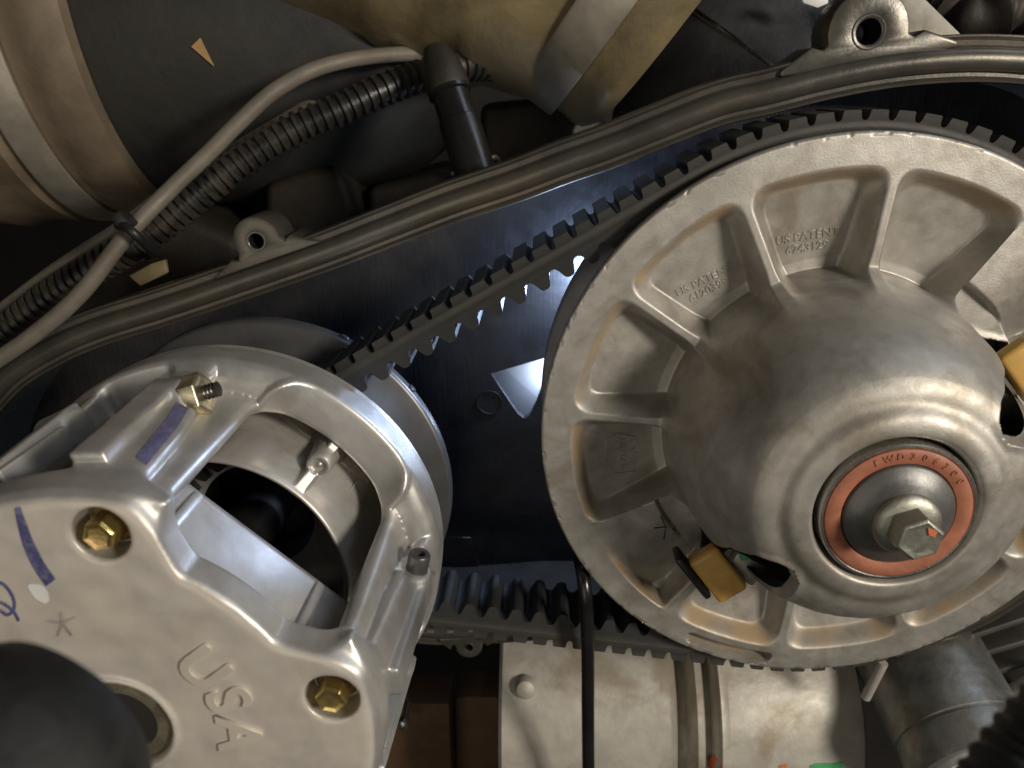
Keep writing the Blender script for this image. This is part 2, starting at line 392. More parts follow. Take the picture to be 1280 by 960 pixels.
# pale reflector added behind the slot so that its opening looks lit
ch = extrude_poly('slot_reflector', [at(606, 440, 0.118), at(745, 420, 0.108), at(745, 560, 0.106), at(606, 560, 0.122)], 0.002, 'white', house, 0.0)
bl = at(590, 500, 0.12)
# mounting bosses on the rim
def boss(px, py, r, parent=house, fl=1.0):
    c = at(px, py, YF); b = None
    # ear: a tear-drop lug that widens into the rim
    dirs = min(LP, key=lambda p: (p - c).length); n_ = (c - dirs); n_.y = 0; L_ = n_.length; n_.normalize(); t = Vector((-n_.z, 0, n_.x))
    pts = []
    for k in range(0, 15):
        a = math.radians(-100 + 200 * k / 14); pts.append(c + n_ * (r * math.cos(a)) + t * (r * math.sin(a)))
    base = c - n_ * (L_ - 0.004)
    def snap(q, o_): return min(LP, key=lambda p_: (p_ - q).length) + n_ * o_
    pts += [c - n_ * (L_ * 0.35) + t * (r * 1.12), base + n_ * 0.006 + t * (r * (1 + 0.4 * fl)), snap(base + t * (r * (1 + 1.2 * fl)), 0.0055), snap(base + t * (r * (1 + 1.4 * fl)), 0.0030), snap(base - t * (r * (1 + 1.4 * fl)), 0.0030), snap(base - t * (r * (1 + 1.2 * fl)), 0.0055), base + n_ * 0.006 - t * (r * (1 + 0.4 * fl)), c - n_ * (L_ * 0.35) - t * (r * 1.12)]
    ins = [c + n_ * (r * 0.31 * math.cos(2 * math.pi * k / 20)) + t * (r * 0.31 * math.sin(2 * math.pi * k / 20)) for k in range(20)]
    bm = bmesh.new(); o = [bm.verts.new(p) for p in pts]; i_ = [bm.verts.new(p) for p in ins]
    ed = [bm.edges.new((o[q], o[(q + 1) % len(o)])) for q in range(len(o))] + [bm.edges.new((i_[q], i_[(q + 1) % 20])) for q in range(20)]
    bmesh.ops.triangle_fill(bm, use_beauty=True, edges=ed)
    rr = bmesh.ops.extrude_face_region(bm, geom=bm.faces[:])
    bmesh.ops.translate(bm, vec=(0, 0.022, 0), verts=[g for g in rr['geom'] if isinstance(g, bmesh.types.BMVert)])
    bmesh.ops.translate(bm, vec=(0, -0.0008, 0), verts=bm.verts)
    bmesh.ops.recalc_face_normals(bm, faces=bm.faces)
    se = [e for e in bm.edges if len(e.link_faces) == 2 and e.calc_face_angle(0) > 0.9]
    bmesh.ops.bevel(bm, geom=se, offset=0.0009, segments=2, affect='EDGES', profile=0.5)
    me = bpy.data.meshes.new('mounting_boss'); bm.to_mesh(me); bm.free()
    ob = sharp(new_obj('mounting_boss', me, 'lip', parent), 35)
    lathe('insert', [(0.0, r * 0.31), (0.0003, r * 0.34), (0.0003, r * 0.40), (-0.0002, r * 0.43), (-0.0012, r * 0.43)], 'lip', c + Vector((0, -0.0009, 0)), (0, -1, 0), ob, 32)
    lathe('bore', [(0, r * 0.295), (-0.018, r * 0.295), (-0.02, 0.0002)], 'blackpl', c + Vector((0, -0.0004, 0)), (0, -1, 0), ob, 24)
    return ob
boss(321, 301, 0.0112)
boss(1085, 40, 0.0165, fl=0.95)
boss(586, 808, 0.0075)

# ------------------------------------------------------------------ drive belt
BELT_OUT, BELT_G, BELT_IN, BELT_TIP = 0.0040, 0.0, -0.0076, -0.0141     # normal offsets from the groove-bottom line
RS, RP = 0.1337, 0.0470
PC = Vector((PRI.x, 0, PRI.z - 0.0035))
def belt_path():
    d = Vector((SEC.x - PC.x, SEC.z - PC.z)); L_ = d.length; ang = math.atan2(d.y, d.x); al = math.asin((RS - RP) / L_)
    a_up = ang + math.pi / 2 + al; a_lo = ang - math.pi / 2 - al
    segs = []
    def pt(c, r, a): return Vector((c.x + r * math.cos(a), c.z + r * math.sin(a)))
    # run clockwise: primary top -> sec top -> round sec -> sec bottom -> primary bottom -> round primary
    p0, p1 = pt(PC, RP, a_up), pt(SEC, RS, a_up); q0, q1 = pt(SEC, RS, a_lo), pt(PC, RP, a_lo)
    segs.append(('l', p0, p1, (p1 - p0).length)); sw = (a_up - a_lo) % (2 * math.pi); segs.append(('a', SEC, RS, a_up, sw, RS * sw))
    segs.append(('l', q0, q1, (q1 - q0).length)); sw2 = 2 * math.pi - sw; segs.append(('a', PC, RP, a_lo, sw2, RP * sw2))
    return segs
SEG = belt_path(); BL = sum(s[-1] for s in SEG)
def bpos(s, n):
    s = s % BL
    for g in SEG:
        if s <= g[-1]: break
        s -= g[-1]
    if g[0] == 'l':
        t = (g[2] - g[1]).normalized(); p = g[1] + t * s; o = Vector((-t.y, t.x)); return p + o * n
    a = g[3] - s / g[2]; return Vector((g[1].x + (g[2] + n) * math.cos(a), g[1].z + (g[2] + n) * math.sin(a)))
BY0, BY1 = 0.0075, 0.0415
def byf(n): return BY0 + 0.16 * (BELT_OUT - n)
def byb(n): return BY1 - 0.16 * (BELT_OUT - n)
belt = thing('drive_belt', 'dark grey rubber drive belt with cogs on both faces', 'belt', (0, 0.02, -0.1))
def belt_mesh(name, rows, ns, ddust):
    """rows: list of s positions, each with list of n values -> closed strip around front, inside, back"""
    pass
nS = 560; ns = [BELT_G, -0.0012, -0.0022, -0.0030, -0.0042, -0.0060, BELT_IN]
v = []; dust = []
for i in range(nS):
    s = BL * i / nS; ring = []
    for n in ns: p = bpos(s, n); v.append((p.x, byf(n) - (0.00035 if n in (-0.0022, -0.0030) else 0), p.y)); dust.append(0.9 if -0.0035 < n < -0.001 else 0.25)
    for n in reversed(ns): p = bpos(s, n); v.append((p.x, byb(n), p.y)); dust.append(0.1)
m_ = 2 * len(ns); f = [(i * m_ + j, i * m_ + (j + 1) % m_, ((i + 1) % nS) * m_ + (j + 1) % m_, ((i + 1) % nS) * m_ + j) for i in range(nS) for j in range(m_)]
me = pydata('cord_band', v, f); bm = bmesh.new(); bm.from_mesh(me); bmesh.ops.recalc_face_normals(bm, faces=bm.faces); bm.to_mesh(me); bm.free()
set_attr(me, 'dust', dust); sharp(new_obj('cord_band', me, 'rubber', belt), 40)
def cog(name, s0, prof, pitch):
    v = []; k = len(prof)
    for fn in (byf, byb):
        for ds, n in prof: p = bpos(s0 + ds * pitch, n); v.append((p.x, fn(n), p.y))
    f = [tuple(range(k))[::-1], tuple(range(k, 2 * k))] + [(i, (i + 1) % k, k + (i + 1) % k, k + i) for i in range(k)]
    me = pydata(name, v, f); bm = bmesh.new(); bm.from_mesh(me); bmesh.ops.recalc_face_normals(bm, faces=bm.faces); bm.to_mesh(me); bm.free()
    set_attr(me, 'dust', [0.55 if n > 0.002 else 0.2 for _ in (0, 1) for ds, n in prof])
    return sharp(new_obj(name, me, 'rubber', belt), 42)
NO = round(BL / 0.0103); PO = BL / NO
oprof = [(-0.46, -0.0001), (-0.41, 0.0003), (-0.365, 0.0011), (-0.34, 0.0022), (-0.325, 0.0034), (-0.29, 0.0040), (0.29, 0.0040), (0.325, 0.0034), (0.34, 0.0022), (0.365, 0.0011), (0.41, 0.0003), (0.46, -0.0001)]
for i in range(NO): cog('outer_cog', (i + 0.35) * PO, oprof, PO)
NI = round(BL / 0.0121); PI_ = BL / NI
iprof = []
for k in range(25):
    x = -0.5 + k / 24; c = math.cos(2 * math.pi * x); iprof.append((x * 0.999, BELT_IN + 0.00005 - 0.0065 * (0.5 + 0.5 * math.tanh(1.7 * (c + 0.08)) / math.tanh(1.7))))
for i in range(NI): cog('inner_cog', (i + 0.2) * PI_, iprof, PI_)

# ------------------------------------------------------------------ driven clutch (right)
sec = thing('driven_clutch', 'large cast aluminium clutch pulley with twelve pockets and domed hub', 'clutch', SEC)
nT, RR = 1200, np.concatenate([np.linspace(0.0290, 0.0300, 4), np.linspace(0.0305, 0.050, 34), np.linspace(0.0506, 0.1290, 165), np.array([0.1294, 0.1298, 0.1300])])
TH = np.linspace(0, 360, nT, endpoint=False)
R_, T_ = np.meshgrid(RR, TH, indexing='ij')
X_ = R_ * np.cos(np.radians(T_)); Z_ = R_ * np.sin(np.radians(T_))
dr = np.array([0.0290, 0.0294, 0.0302, 0.0340, 0.0370, 0.0388, 0.0400, 0.0412, 0.0425])
dh = np.array([0.0560, 0.0668, 0.0675, 0.0674, 0.0668, 0.0658, 0.0645, 0.0636, 0.0631])
tt = np.clip((R_ - 0.0405) / 0.0315, 0, 1)
hd = np.where(R_ < 0.0425, np.interp(R_, dr, dh), 0.0632 * (1 - tt ** 2.45) ** 0.77)
hd = np.where(R_ > 0.0700, np.minimum(hd, 0.0165 - (R_ - 0.0700) * 11.0), hd)
for _ in range(8): hd[1:-1] = 0.25 * hd[:-2] + 0.5 * hd[1:-1] + 0.25 * hd[2:]
dth = np.abs((T_ - 85 + 15) % 30 - 15); arc = R_ * np.radians(dth)
floor = -0.0165 + 0.0080 * np.clip((R_ - 0.078) / 0.036, 0, 1)
hrib = 0.030 * (1 - sstep(R_, 0.0630, 0.0775))
base = smax(floor, hd, 0.0035); top = smax(hrib, hd, 0.004)
wid = 0.0024 + 0.0008 * sstep(R_, 0.095, 0.117) + 0.0016 * (1 - sstep(R_, 0.068, 0.082))
q_ = smin(arc - 0.0013 - 0.0010 * (1 - sstep(R_, 0.070, 0.084)), 0.1172 - R_, 0.009); m = sstep(q_, 0.0, 0.0066)
h = base + (top - base) * (1 - m)
dust = np.clip(sstep(R_, 0.1085, 0.1125) * (1 - sstep(R_, 0.1160, 0.1172)), 0, 1) * sstep(arc, 0.003, 0.008)
# floors that ramp up to the rim, next to the two windows
def ramp_pocket(h, dust, a0, sign):
    u = ((T_ - a0 + 180) % 360 - 180) * sign          # degrees from the flush side
    ins = (u > -1.5) & (u < 30)
    fl = -0.0004 - 0.0150 * sstep(u, 3, 29) * (u / 30)
    arc2 = R_ * np.radians(np.abs(30 - u)); mr = sstep(arc2, wid, wid + 0.004)
    t = (1 - sstep(R_, 0.1135, 0.1172)) * mr
    hh = fl * t
    wall = sstep(R_, 0.0826, 0.0842)
    hh = np.maximum(base, -0.0050) * (1 - wall) + hh * wall
    h2 = np.where(ins & (R_ > 0.0705), np.maximum(hh, hd), h)
    d2 = np.where(ins & (R_ > 0.08), sstep(R_, 0.1125, 0.1145) * (1 - sstep(R_, 0.1165, 0.1175)) * sstep(u, 4, 12), dust)
    return h2, d2
h, dust = ramp_pocket(h, dust, 205, 1); h, dust = ramp_pocket(h, dust, 55, -1)
# windows through the dome
def poly_sdf(x, z, pts):
    d = np.full(x.shape, 1e9); ins = np.zeros(x.shape, bool); n = len(pts)
    for i in range(n):
        ax, az = pts[i]; bx, bz = pts[(i + 1) % n]; ex, ez = bx - ax, bz - az
        t = np.clip(((x - ax) * ex + (z - az) * ez) / (ex * ex + ez * ez), 0, 1); d = np.minimum(d, np.hypot(x - ax - t * ex, z - az - t * ez))
        c = (az > z) != (bz > z); ins ^= c & (x < (bx - ax) * (z - az) / ((bz - az) if abs(bz - az) > 1e-12 else 1e-12) + ax)
    return np.where(ins, -d, d)
WIN = [(0.0670, 215.5), (0.0600, 208), (0.0525, 207.5), (0.0465, 213), (0.0434, 220), (0.0455, 228), (0.0527, 233), (0.0614, 238), (0.0750, 239), (0.0825, 237), (0.0825, 231), (0.0735, 224), (0.0700, 218)]
WIN_R = [(0.0666, 44), (0.0590, 49), (0.0523, 50.5), (0.0469, 46.6), (0.0450, 40), (0.0458, 35), (0.0500, 29), (0.0600, 25), (0.0750, 24), (0.0815, 26), (0.0815, 31), (0.0735, 37), (0.0700, 42)]
def window(h, wp):
    pts = [(r * math.cos(math.radians(t)), r * math.sin(math.radians(t))) for r, t in wp]
    q = poly_sdf(X_, Z_, pts) + (vnoise(X_ + 1, Z_ + 1, 300, 21) - 0.5) * 0.0006
    return h + (1 - sstep(q, 0.0, 0.004)) * 0.0006, 1 - sstep(q, -0.0006, 0.0005)
h, w1 = window(h, WIN); h, w2 = window(h, WIN_R)
hole = np.maximum(w1, w2); h = h * (1 - hole) + np.minimum(h, np.maximum(h - 0.006, -0.024)) * hole
# long slot in the rim, lower left
u = ((T_ - 253 + 180) % 360 - 180); du = np.maximum(np.abs(R_ * np.radians(u)) - 0.0195, 0); q = np.hypot(du, R_ - 0.1238) - 0.0026
sl = 1 - sstep(q, -0.0008, 0.0006); h = h - 0.007 * sl; dust = np.maximum(dust, sl * 0.9)
# rim edge and cast unevenness
h = np.where(R_ > 0.1288, h - (R_ - 0.1288) ** 2 * 700, h)
h += (vnoise(X_ + 1, Z_ + 1, 60, 3) - 0.5) * 0.0004 + (vnoise(X_ + 1, Z_ + 1, 260, 4) - 0.5) * 0.00006
chip = vnoise(X_ + 1, Z_ + 1, 420, 5); h -= 0.0005 * (R_ > 0.1285) * (chip > 0.72)
rough_zone = np.exp(-((T_ - 275) / 40) ** 2) * sstep(R_, 0.045, 0.055) * (1 - sstep(R_, 0.066, 0.075)); h += (vnoise(X_ + 1, Z_ + 1, 330, 8) - 0.5) * 0.0009 * rough_zone
V = np.stack([SEC.x + X_, SEC.y - h, SEC.z + Z_], -1).reshape(-1, 3); F = grid_faces(len(RR), nT)
hv = (hole.reshape(-1) > 0.985); F = F[~hv[F].all(1)]
# back of the pulley: edge, cone face towards the belt
rb = [(0.1300, 0.0030), (0.1297, 0.0058), (0.1285, 0.0066), (0.1100, 0.0125), (0.0550, 0.0300), (0.0500, 0.0310)]
off = len(V); extra = []
for r, y in rb:
    extra.append(np.stack([SEC.x + r * np.cos(np.radians(TH)), np.full(nT, y), SEC.z + r * np.sin(np.radians(TH))], -1))
V = np.concatenate([V] + extra); nr = len(RR)
FB = grid_faces(len(rb) + 1, nT) + (nr - 1) * nT
F = np.concatenate([F, FB]); F = F[:, ::-1]
me = mesh_np('outer_sheave', V, F); set_attr(me, 'dust', np.concatenate([dust.reshape(-1), np.zeros(len(rb) * nT)]))
outer_sheave = sharp(new_obj('outer_sheave', me, 'alu_sec', sec), 60)
lathe('inner_sheave', [(-0.0300, 0.050), (-0.0325, 0.055), (-0.0445, 0.110), (-0.0480, 0.1285), (-0.0490, 0.1300), (-0.0525, 0.1300), (-0.0545, 0.128), (-0.0560, 0.100), (-0.060, 0.06), (-0.066, 0.03)], 'sheave_dark', SEC, (0, -1, 0), sec, 160)
lathe('inner_drum', [(-0.034, 0.048), (0.018, 0.046), (0.018, 0.02), (0.05, 0.02)], 'blackpl', SEC, (0, -1, 0), sec, 64)
# bearing, seal, washer and bolt
brg = lathe('bearing', [(0.050, 0.0284), (0.0672, 0.0283), (0.0681, 0.0278), (0.0682, 0.0270), (0.0678, 0.0266), (0.0668, 0.0265)], 'steel', SEC, (0, -1, 0), sec, 96)
lathe('seal', [(0.0664, 0.0266), (0.0682, 0.0262), (0.0688, 0.0250), (0.0688, 0.0226), (0.0680, 0.0206), (0.0668, 0.0203)], 'seal', SEC, (0, -1, 0), brg, 96)
items = []
for i, chx in enumerate('FWD306300'):
    a = math.radians(118 - i * 10.2); r = 0.0238
    p = SEC + Vector((r * math.cos(a), -0.0689, r * math.sin(a))); items.append((chx, 0.0034, tmat(p, (math.sin(a), 0, -math.cos(a)), (0, -1, 0))))
text_join('seal_lettering', items, 'seal', brg)
lathe('cone_washer', [(0.0660, 0.0202), (0.0684, 0.0200), (0.0690, 0.0195), (0.0702, 0.0165), (0.0722, 0.0138), (0.0738, 0.0120), (0.0740, 0.008)], 'washer', SEC, (0, -1, 0), sec, 72)
bolt = lathe('shaft_bolt', [(0.0738, 0.0118), (0.0752, 0.0119), (0.0760, 0.0114), (0.0774, 0.0092), (0.0776, 0.006)], 'bolt_green', SEC, (0, -1, 0), sec, 48)
hexhead('hex_head', SEC + Vector((0, -0.0768, 0)), (0, -1, 0), 0.0084, 0.0092, 'bolt_green', bolt, 0.35)
extrude_poly('paint_dab', [SEC + Vector((0.0014, -0.0861, 0.0052)), SEC + Vector((0.0048, -0.0861, 0.0038)), SEC + Vector((0.0044, -0.0861, 0.0016)), SEC + Vector((0.0022, -0.0861, 0.0024))], 0.0003, 'orange', bolt, 0.0)
# yellow sliders with black clips in the windows
def slider(cpx, cpy, Y, w, l, th, ang, clip):
    c = at(cpx, cpy, Y); ca, sa = math.cos(ang), math.sin(ang)
    o = bevel_box('slider_button', (w, th, l), 'yellow', sec, 0.0024, 4)
    o.matrix_parent_inverse = Matrix.Translation(SEC).inverted()
    o.matrix_basis = Matrix.Translation(c + Vector((0, th / 2, 0))) @ Matrix.Rotation(ang, 4, 'Y') @ Matrix.Rotation(math.radians(-4), 4, 'X')
    k = bevel_box('retainer_clip', (0.0034, 0.012, l * 0.98), 'blackpl', sec, 0.0012, 2)
    k.matrix_parent_inverse = Matrix.Translation(SEC).inverted()
    k.matrix_basis = Matrix.Translation(c + clip) @ Matrix.Rotation(ang, 4, 'Y')
slider(899, 722, -0.022, 0.0152, 0.0262, 0.008, math.radians(-37), Vector((-0.0112, 0.006, -0.0015)))
slider(1292, 468, -0.026, 0.0150, 0.0262, 0.008, math.radians(-40), Vector((0.013, 0.006, 0.002)))
# pale inner ramp with a green mark, seen deep in the windows
for (px, py, rot) in ((930, 708, 0.5), (1262, 505, -0.3)):
    w_ = bevel_box('inner_ramp', (0.016, 0.006, 0.012), 'alu_sec', sec, 0.001, 2); w_.matrix_parent_inverse = Matrix.Translation(SEC).inverted()
    w_.matrix_basis = Matrix.Translation(at(px, py, -0.012)) @ Matrix.Rotation(rot, 4, 'Y')
extrude_poly('green_mark', [at(922, 690, -0.0158), at(934, 696, -0.0158), at(940, 700, -0.0158), at(926, 701, -0.0158)], 0.0003, 'green', sec, 0.0)
# cast lettering in the pockets
STREE = BVHTree.FromPolygons(V.tolist(), F.tolist())
def shit(px, py, lift=0.0):
    d = (at(px, py, 0) - CAMP).normalized(); r = STREE.ray_cast(CAMP, d); n = r[1] if r[1].y < 0 else -r[1]
    return r[0] + n * lift, n
def pocket_text(lines, px, py, Y, dx, dz, size, gap, name='cast_lettering'):
    c, nn = shit(px, py, 0.0001); x = Vector((dx, 0, dz)); x = (x - nn * x.dot(nn)).normalized(); up = nn.cross(x); it = []
    for i, s in enumerate(lines): it.append((s, size, tmat(c - up * (gap * (i - (len(lines) - 1) / 2)), x, nn)))
    return text_join(name, it, 'alu_sec', sec, 0.0, STREE)
pocket_text(['US PATENT', '6743129'], 1009, 302, 0.0148, 1, 0.17, 0.0052, 0.0054)
pocket_text(['US PATENT', '6120399'], 883, 356, 0.0147, 1, 0.50, 0.0052, 0.0053)
pocket_text(['2404227', 'A'], 784, 565, 0.0147, -0.12, 1, 0.0048, 0.0048)
def strokes(name, segs, Y, wid, material, parent, hgt=0.0004):
    bm = bmesh.new()
    for (x0, y0, x1, y1) in segs:
        a, b = shit(x0, y0, 0.0001)[0], shit(x1, y1, 0.0001)[0]; t = (b - a).normalized(); n = Vector((-t.z, 0, t.x)) * wid / 2
        q = [bm.verts.new(p) for p in (a + n * 0.4, a - n * 0.4, b - n, b + n)]; q2 = [bm.verts.new(p + Vector((0, -hgt, 0))) for p in (a + n * .2, a - n * .2, b - n * .5, b + n * .5)]
        bm.faces.new(q2)
        for i in range(4): bm.faces.new((q[i], q[(i + 1) % 4], q2[(i + 1) % 4], q2[i]))
    bmesh.ops.recalc_face_normals(bm, faces=bm.faces)
    me = bpy.data.meshes.new(name); bm.to_mesh(me); bm.free(); return new_obj(name, me, material, parent, smooth=False)
strokes('star_mark', [(832, 658, 818, 660), (832, 658, 826, 645), (832, 658, 843, 662), (832, 658, 830, 674), (832, 658, 838, 650)], 0.0035, 0.0009, 'thread', sec)
# outline of the small date pad
ring = [(758 + 0, 548), (772, 541), (795, 546), (803, 570), (795, 588), (768, 592), (757, 575)]
strokes('date_pad_edge', [(*ring[i], *ring[(i + 1) % len(ring)]) for i in range(len(ring))], 0.0149, 0.0006, 'alu_sec', sec, 0.0003)

# ------------------------------------------------------------------ drive clutch (left)
pri = thing('drive_clutch', 'silver cast clutch with lobed front cover lettered USA and a large window', 'clutch', PRI)
def pw(x, z, h): return Vector((PRI.x + KP * x, PY0 - KP * h, PRI.z + KP * z))
def pp(r, deg, h): return pw(r * math.cos(math.radians(deg)), r * math.sin(math.radians(deg)), h)
def patp(px, py, h): return at(px, py, PY0 - KP * h)
WC = 46.5
def fold(deg): return np.abs((deg - WC + 60) % 120 - 60)
step = 0.00088
gx = np.arange(-0.1065, 0.1066, step, dtype=np.float32); gh = np.arange(-0.019, 0.1145, step, dtype=np.float32)
GX, GZ, H = np.meshgrid(gx, gx, gh, indexing='ij')
R2, T2 = np.meshgrid(gx, gx, indexing='ij'); rr2 = np.hypot(R2, T2).astype(np.float32); a2 = np.radians(fold(np.degrees(np.arctan2(T2, R2)))).astype(np.float32)
rr = np.broadcast_to(rr2[:, :, None], H.shape); aa = np.broadcast_to(a2[:, :, None], H.shape)
u2 = rr2 * np.sin(a2); ul2 = rr2 * np.sin(np.radians(60) - a2); vl2 = rr2 * np.cos(np.radians(60) - a2)
u_ = u2[:, :, None]; ul = ul2[:, :, None]; vl = vl2[:, :, None]
rout = np.interp(gh, [-0.02, 0.0, 0.004, 0.010, 0.03, 0.08, 0.105], [0.1010, 0.1016, 0.1010, 0.0985, 0.0968, 0.0938, 0.0915]).astype(np.float32)[None, None, :]
rin = np.interp(gh, [-0.02, 0.0, 0.006, 0.02, 0.09], [0.0825, 0.0818, 0.0815, 0.081, 0.079]).astype(np.float32)[None, None, :]
sh = smax(rr - rout, rin - rr, 0.002); sh = smax(sh, np.maximum(H - 0.104, -0.0165 - H), 0.0015)
cutw = np.hypot(np.maximum(u_ - 0.0370 + 0.015, 0), np.maximum(0.0020 + 0.015 - H, 0)) - 0.015
sh = smax(sh, -cutw, 0.0025)
cutg = np.hypot(np.maximum(ul - 0.0190 + 0.006, 0), np.maximum(np.maximum(0.004 + 0.006 - H, H - 0.092 + 0.006), 0)) - 0.006
sh = smax(sh, -cutg, 0.002)
gw = np.interp(gh, [0.0, 0.012, 0.03, 0.06, 0.095], [0.009, 0.0095, 0.0068, 0.0046, 0.0036]).astype(np.float32)[None, None, :]
gc = np.interp(gh, [0.0, 0.03, 0.06, 0.095], [0.0500, 0.0470, 0.0445, 0.0430]).astype(np.float32)[None, None, :]
gr = np.maximum(np.maximum(np.abs(u_ - gc) - gw, 0.0885 - rr), np.maximum(0.0075 - H, H - 0.094))
sh = smax(sh, -gr, 0.009)
bar = smax(np.maximum(np.abs(ul - 0.0245) - 0.0060, np.abs(H - 0.056) - 0.033), np.maximum(rr - 0.1005 + (H - 0.03) * 0.045, 0.085 - rr), 0.0016)
sh = smin(sh, bar, 0.0016)
cyl = smax(np.hypot(vl - 0.0885, H - 0.030) - 0.0085, np.abs(ul - 0.026) - 0.0085, 0.002); sh = smin(sh, cyl, 0.003)
pock = np.maximum(np.hypot(vl - 0.0925, (H - 0.030) * 0.9) - 0.0098, np.abs(ul - 0.0435) - 0.0085); sh = smax(sh, -pock, 0.003)
rp = (0.0710 + 0.0205 * sstep(np.degrees(a2), 14, 33))[:, :, None]
pl = smax((rr - rp) * 0.9, np.abs(H - 0.1025) - 0.0075, 0.0034)
f_ = smin(sh, pl, 0.0075)
for s_ in (1,):
    bx, bz = 0.0793 * math.sin(math.radians(36.5)), 0.0793 * math.cos(math.radians(36.5))
    hole_ = np.hypot(u2 - bx, rr2 * np.cos(a2) - bz)[:, :, None] - 0.0096
    f_ = smax(f_, -np.maximum(hole_, 0.0985 - H), 0.0010)
f_ = smin(f_, np.maximum(np.abs(rr - 0.0208) - 0.0010, np.abs(H - 0.1065) - 0.0046), 0.0008)
f_ = smax(f_, -np.maximum(rr - 0.0190, 0.1050 - H), 0.0010)
f_ = smax(f_, -(rr - 0.0158), 0.0010)
V, F = surface_nets(f_.astype(np.float32), (gx[0], gx[0], gh[0]), step)
del GX, GZ, H, rr, aa, sh, cutw, cutg, gr, bar, cyl, pock, pl, f_
rv = np.hypot(V[:, 0], V[:, 1]); hv_ = V[:, 2]
dv = sstep(hv_, 0.1080, 0.1096) * 0.85
hv2 = V[:, 2] + (vnoise(V[:, 0] + 1, V[:, 1] + 1, 140, 11) - 0.5) * 0.0004 * (hv_ > 0.109)
# chipped, soft edge of the casting
VW = np.stack([PRI.x + KP * V[:, 0], PY0 - KP * hv2, PRI.z + KP * V[:, 1]], 1)
me = mesh_np('cover', VW, F); set_attr(me, 'dust', dv)
new_obj('cover', me, 'alu_pri', pri)
COVER = BVHTree.FromPolygons(VW.tolist(), F.tolist(), epsilon=0.0)
def hit(px, py, tree=None, lift=0.0003):
    d = (at(px, py, 0) - CAMP).normalized(); r = (tree or COVER).ray_cast(CAMP, d)
    return (r[0] + r[1] * lift) if r[0] is not None else None
def ink(name, pts, wid, material, parent, lift=0.00025, tree=None):
    """a stroke of ink lying on the casting"""
    path = [Vector((x, y)) for x, y in pts]; path = [Vector((p.x, p.y)) for p in spline([Vector((p.x, p.y, 0)) for p in path], 8)]
    v = []; n = len(path); ok = True
    for i, p in enumerate(path):
        t = (path[min(i + 1, n - 1)] - path[max(i - 1, 0)]).normalized(); o = Vector((-t.y, t.x)); w = wid(i / (n - 1)) if callable(wid) else wid
        for k in (-1, -0.33, 0.33, 1):
            q = hit(p.x + o.x * w * k / 2, p.y + o.y * w * k / 2, tree, lift)
            v.append(q if q is not None else (v[-1] if v else Vector((0, 0, 0))))
    f = [(i * 4 + j, i * 4 + j + 1, i * 4 + 4 + j + 1, i * 4 + 4 + j) for i in range(n - 1) for j in range(3)]
    return new_obj(name, pydata(name, v, f), material, parent)
# the pulley half carrying the cover: floor, lip, spokes
nT = 720; RR = np.concatenate([np.linspace(0.0556, 0.0574, 5), np.linspace(0.0577, 0.0826, 84)]); TH = np.linspace(0, 360, nT, endpoint=False)
R_, T_ = np.meshgrid(RR, TH, indexing='ij'); A_ = np.radians(fold(T_)); U_ = R_ * np.sin(A_); V_ = R_ * np.cos(A_)
hs = np.interp(R_, [0.0556, 0.0572, 0.0578, 0.0590, 0.0605, 0.0618, 0.0640, 0.0690, 0.0725, 0.0755, 0.0785, 0.0805, 0.0826], [-0.010, 0.004, 0.0165, 0.0190, 0.0190, 0.0165, 0.0080, -0.0110, -0.0180, -0.0205, -0.0190, -0.0130, -0.0040])
for _ in range(3): hs[5:-1] = 0.25 * hs[4:-2] + 0.5 * hs[5:-1] + 0.25 * hs[6:]
rt = 0.0185 - 0.0205 * np.clip((R_ - 0.060) / 0.023, 0, 1)
rib = (1 - sstep(U_, 0.0022, 0.0044)) * (R_ > 0.0585); hs = np.maximum(hs, hs + (rt - hs) * rib)
bd = np.hypot(U_, V_ - 0.0725); hb = 0.0098
hs = np.where(bd < 0.0072, np.maximum(hs, hb - 0.022 * sstep(bd, 0.0054, 0.0072)), hs); hs = np.where(bd < 0.0038, hb - 0.0022, hs); hs = np.where(bd < 0.0011, hb - 0.0012, hs)
rd = np.maximum(np.abs(V_ - 0.0690 + (U_ - 0.02) * 0.15), np.abs(U_ - 0.0185) - 0.0080); hs += 0.0020 * (1 - sstep(rd, 0.0006, 0.0018)) * (U_ > 0.008)
V = np.stack([PRI.x + KP * X0 if False else PRI.x + KP * R_ * np.cos(np.radians(T_)), PY0 - KP * hs, PRI.z + KP * R_ * np.sin(np.radians(T_))], -1).reshape(-1, 3)
F = grid_faces(len(RR), nT)[:, ::-1]
me = mesh_np('moving_sheave', V, F); set_attr(me, 'dust', (sstep(R_, 0.066, 0.08) * 0.30 * (rib < 0.5)).reshape(-1))
new_obj('moving_sheave', me, 'alu_plate', pri)
SHEAVE = BVHTree.FromPolygons(V.tolist(), F.tolist())
lathe('moving_sheave_cone', [(-0.0160 * KP, 0.1005 * KP), (-0.0200 * KP, 0.1008 * KP), (-0.0215 * KP, 0.099 * KP), (-0.036 * KP, 0.045 * KP), (-0.036 * KP, 0.03 * KP)], 'alu_plate', PRI, (0, -1, 0), pri, 128)
lathe('fixed_sheave', [(-0.0560 * KP, 0.030 * KP), (-0.0568 * KP, 0.040 * KP), (-0.0645 * KP, 0.098 * KP), (-0.0655 * KP, 0.0995 * KP), (-0.0667 * KP, 0.1000 * KP), (-0.0715 * KP, 0.1000 * KP), (-0.0730 * KP, 0.098 * KP), (-0.075 * KP, 0.06 * KP), (-0.080 * KP, 0.02 * KP)], 'sheave_dark', PRI, (0, -1, 0), pri, 200)
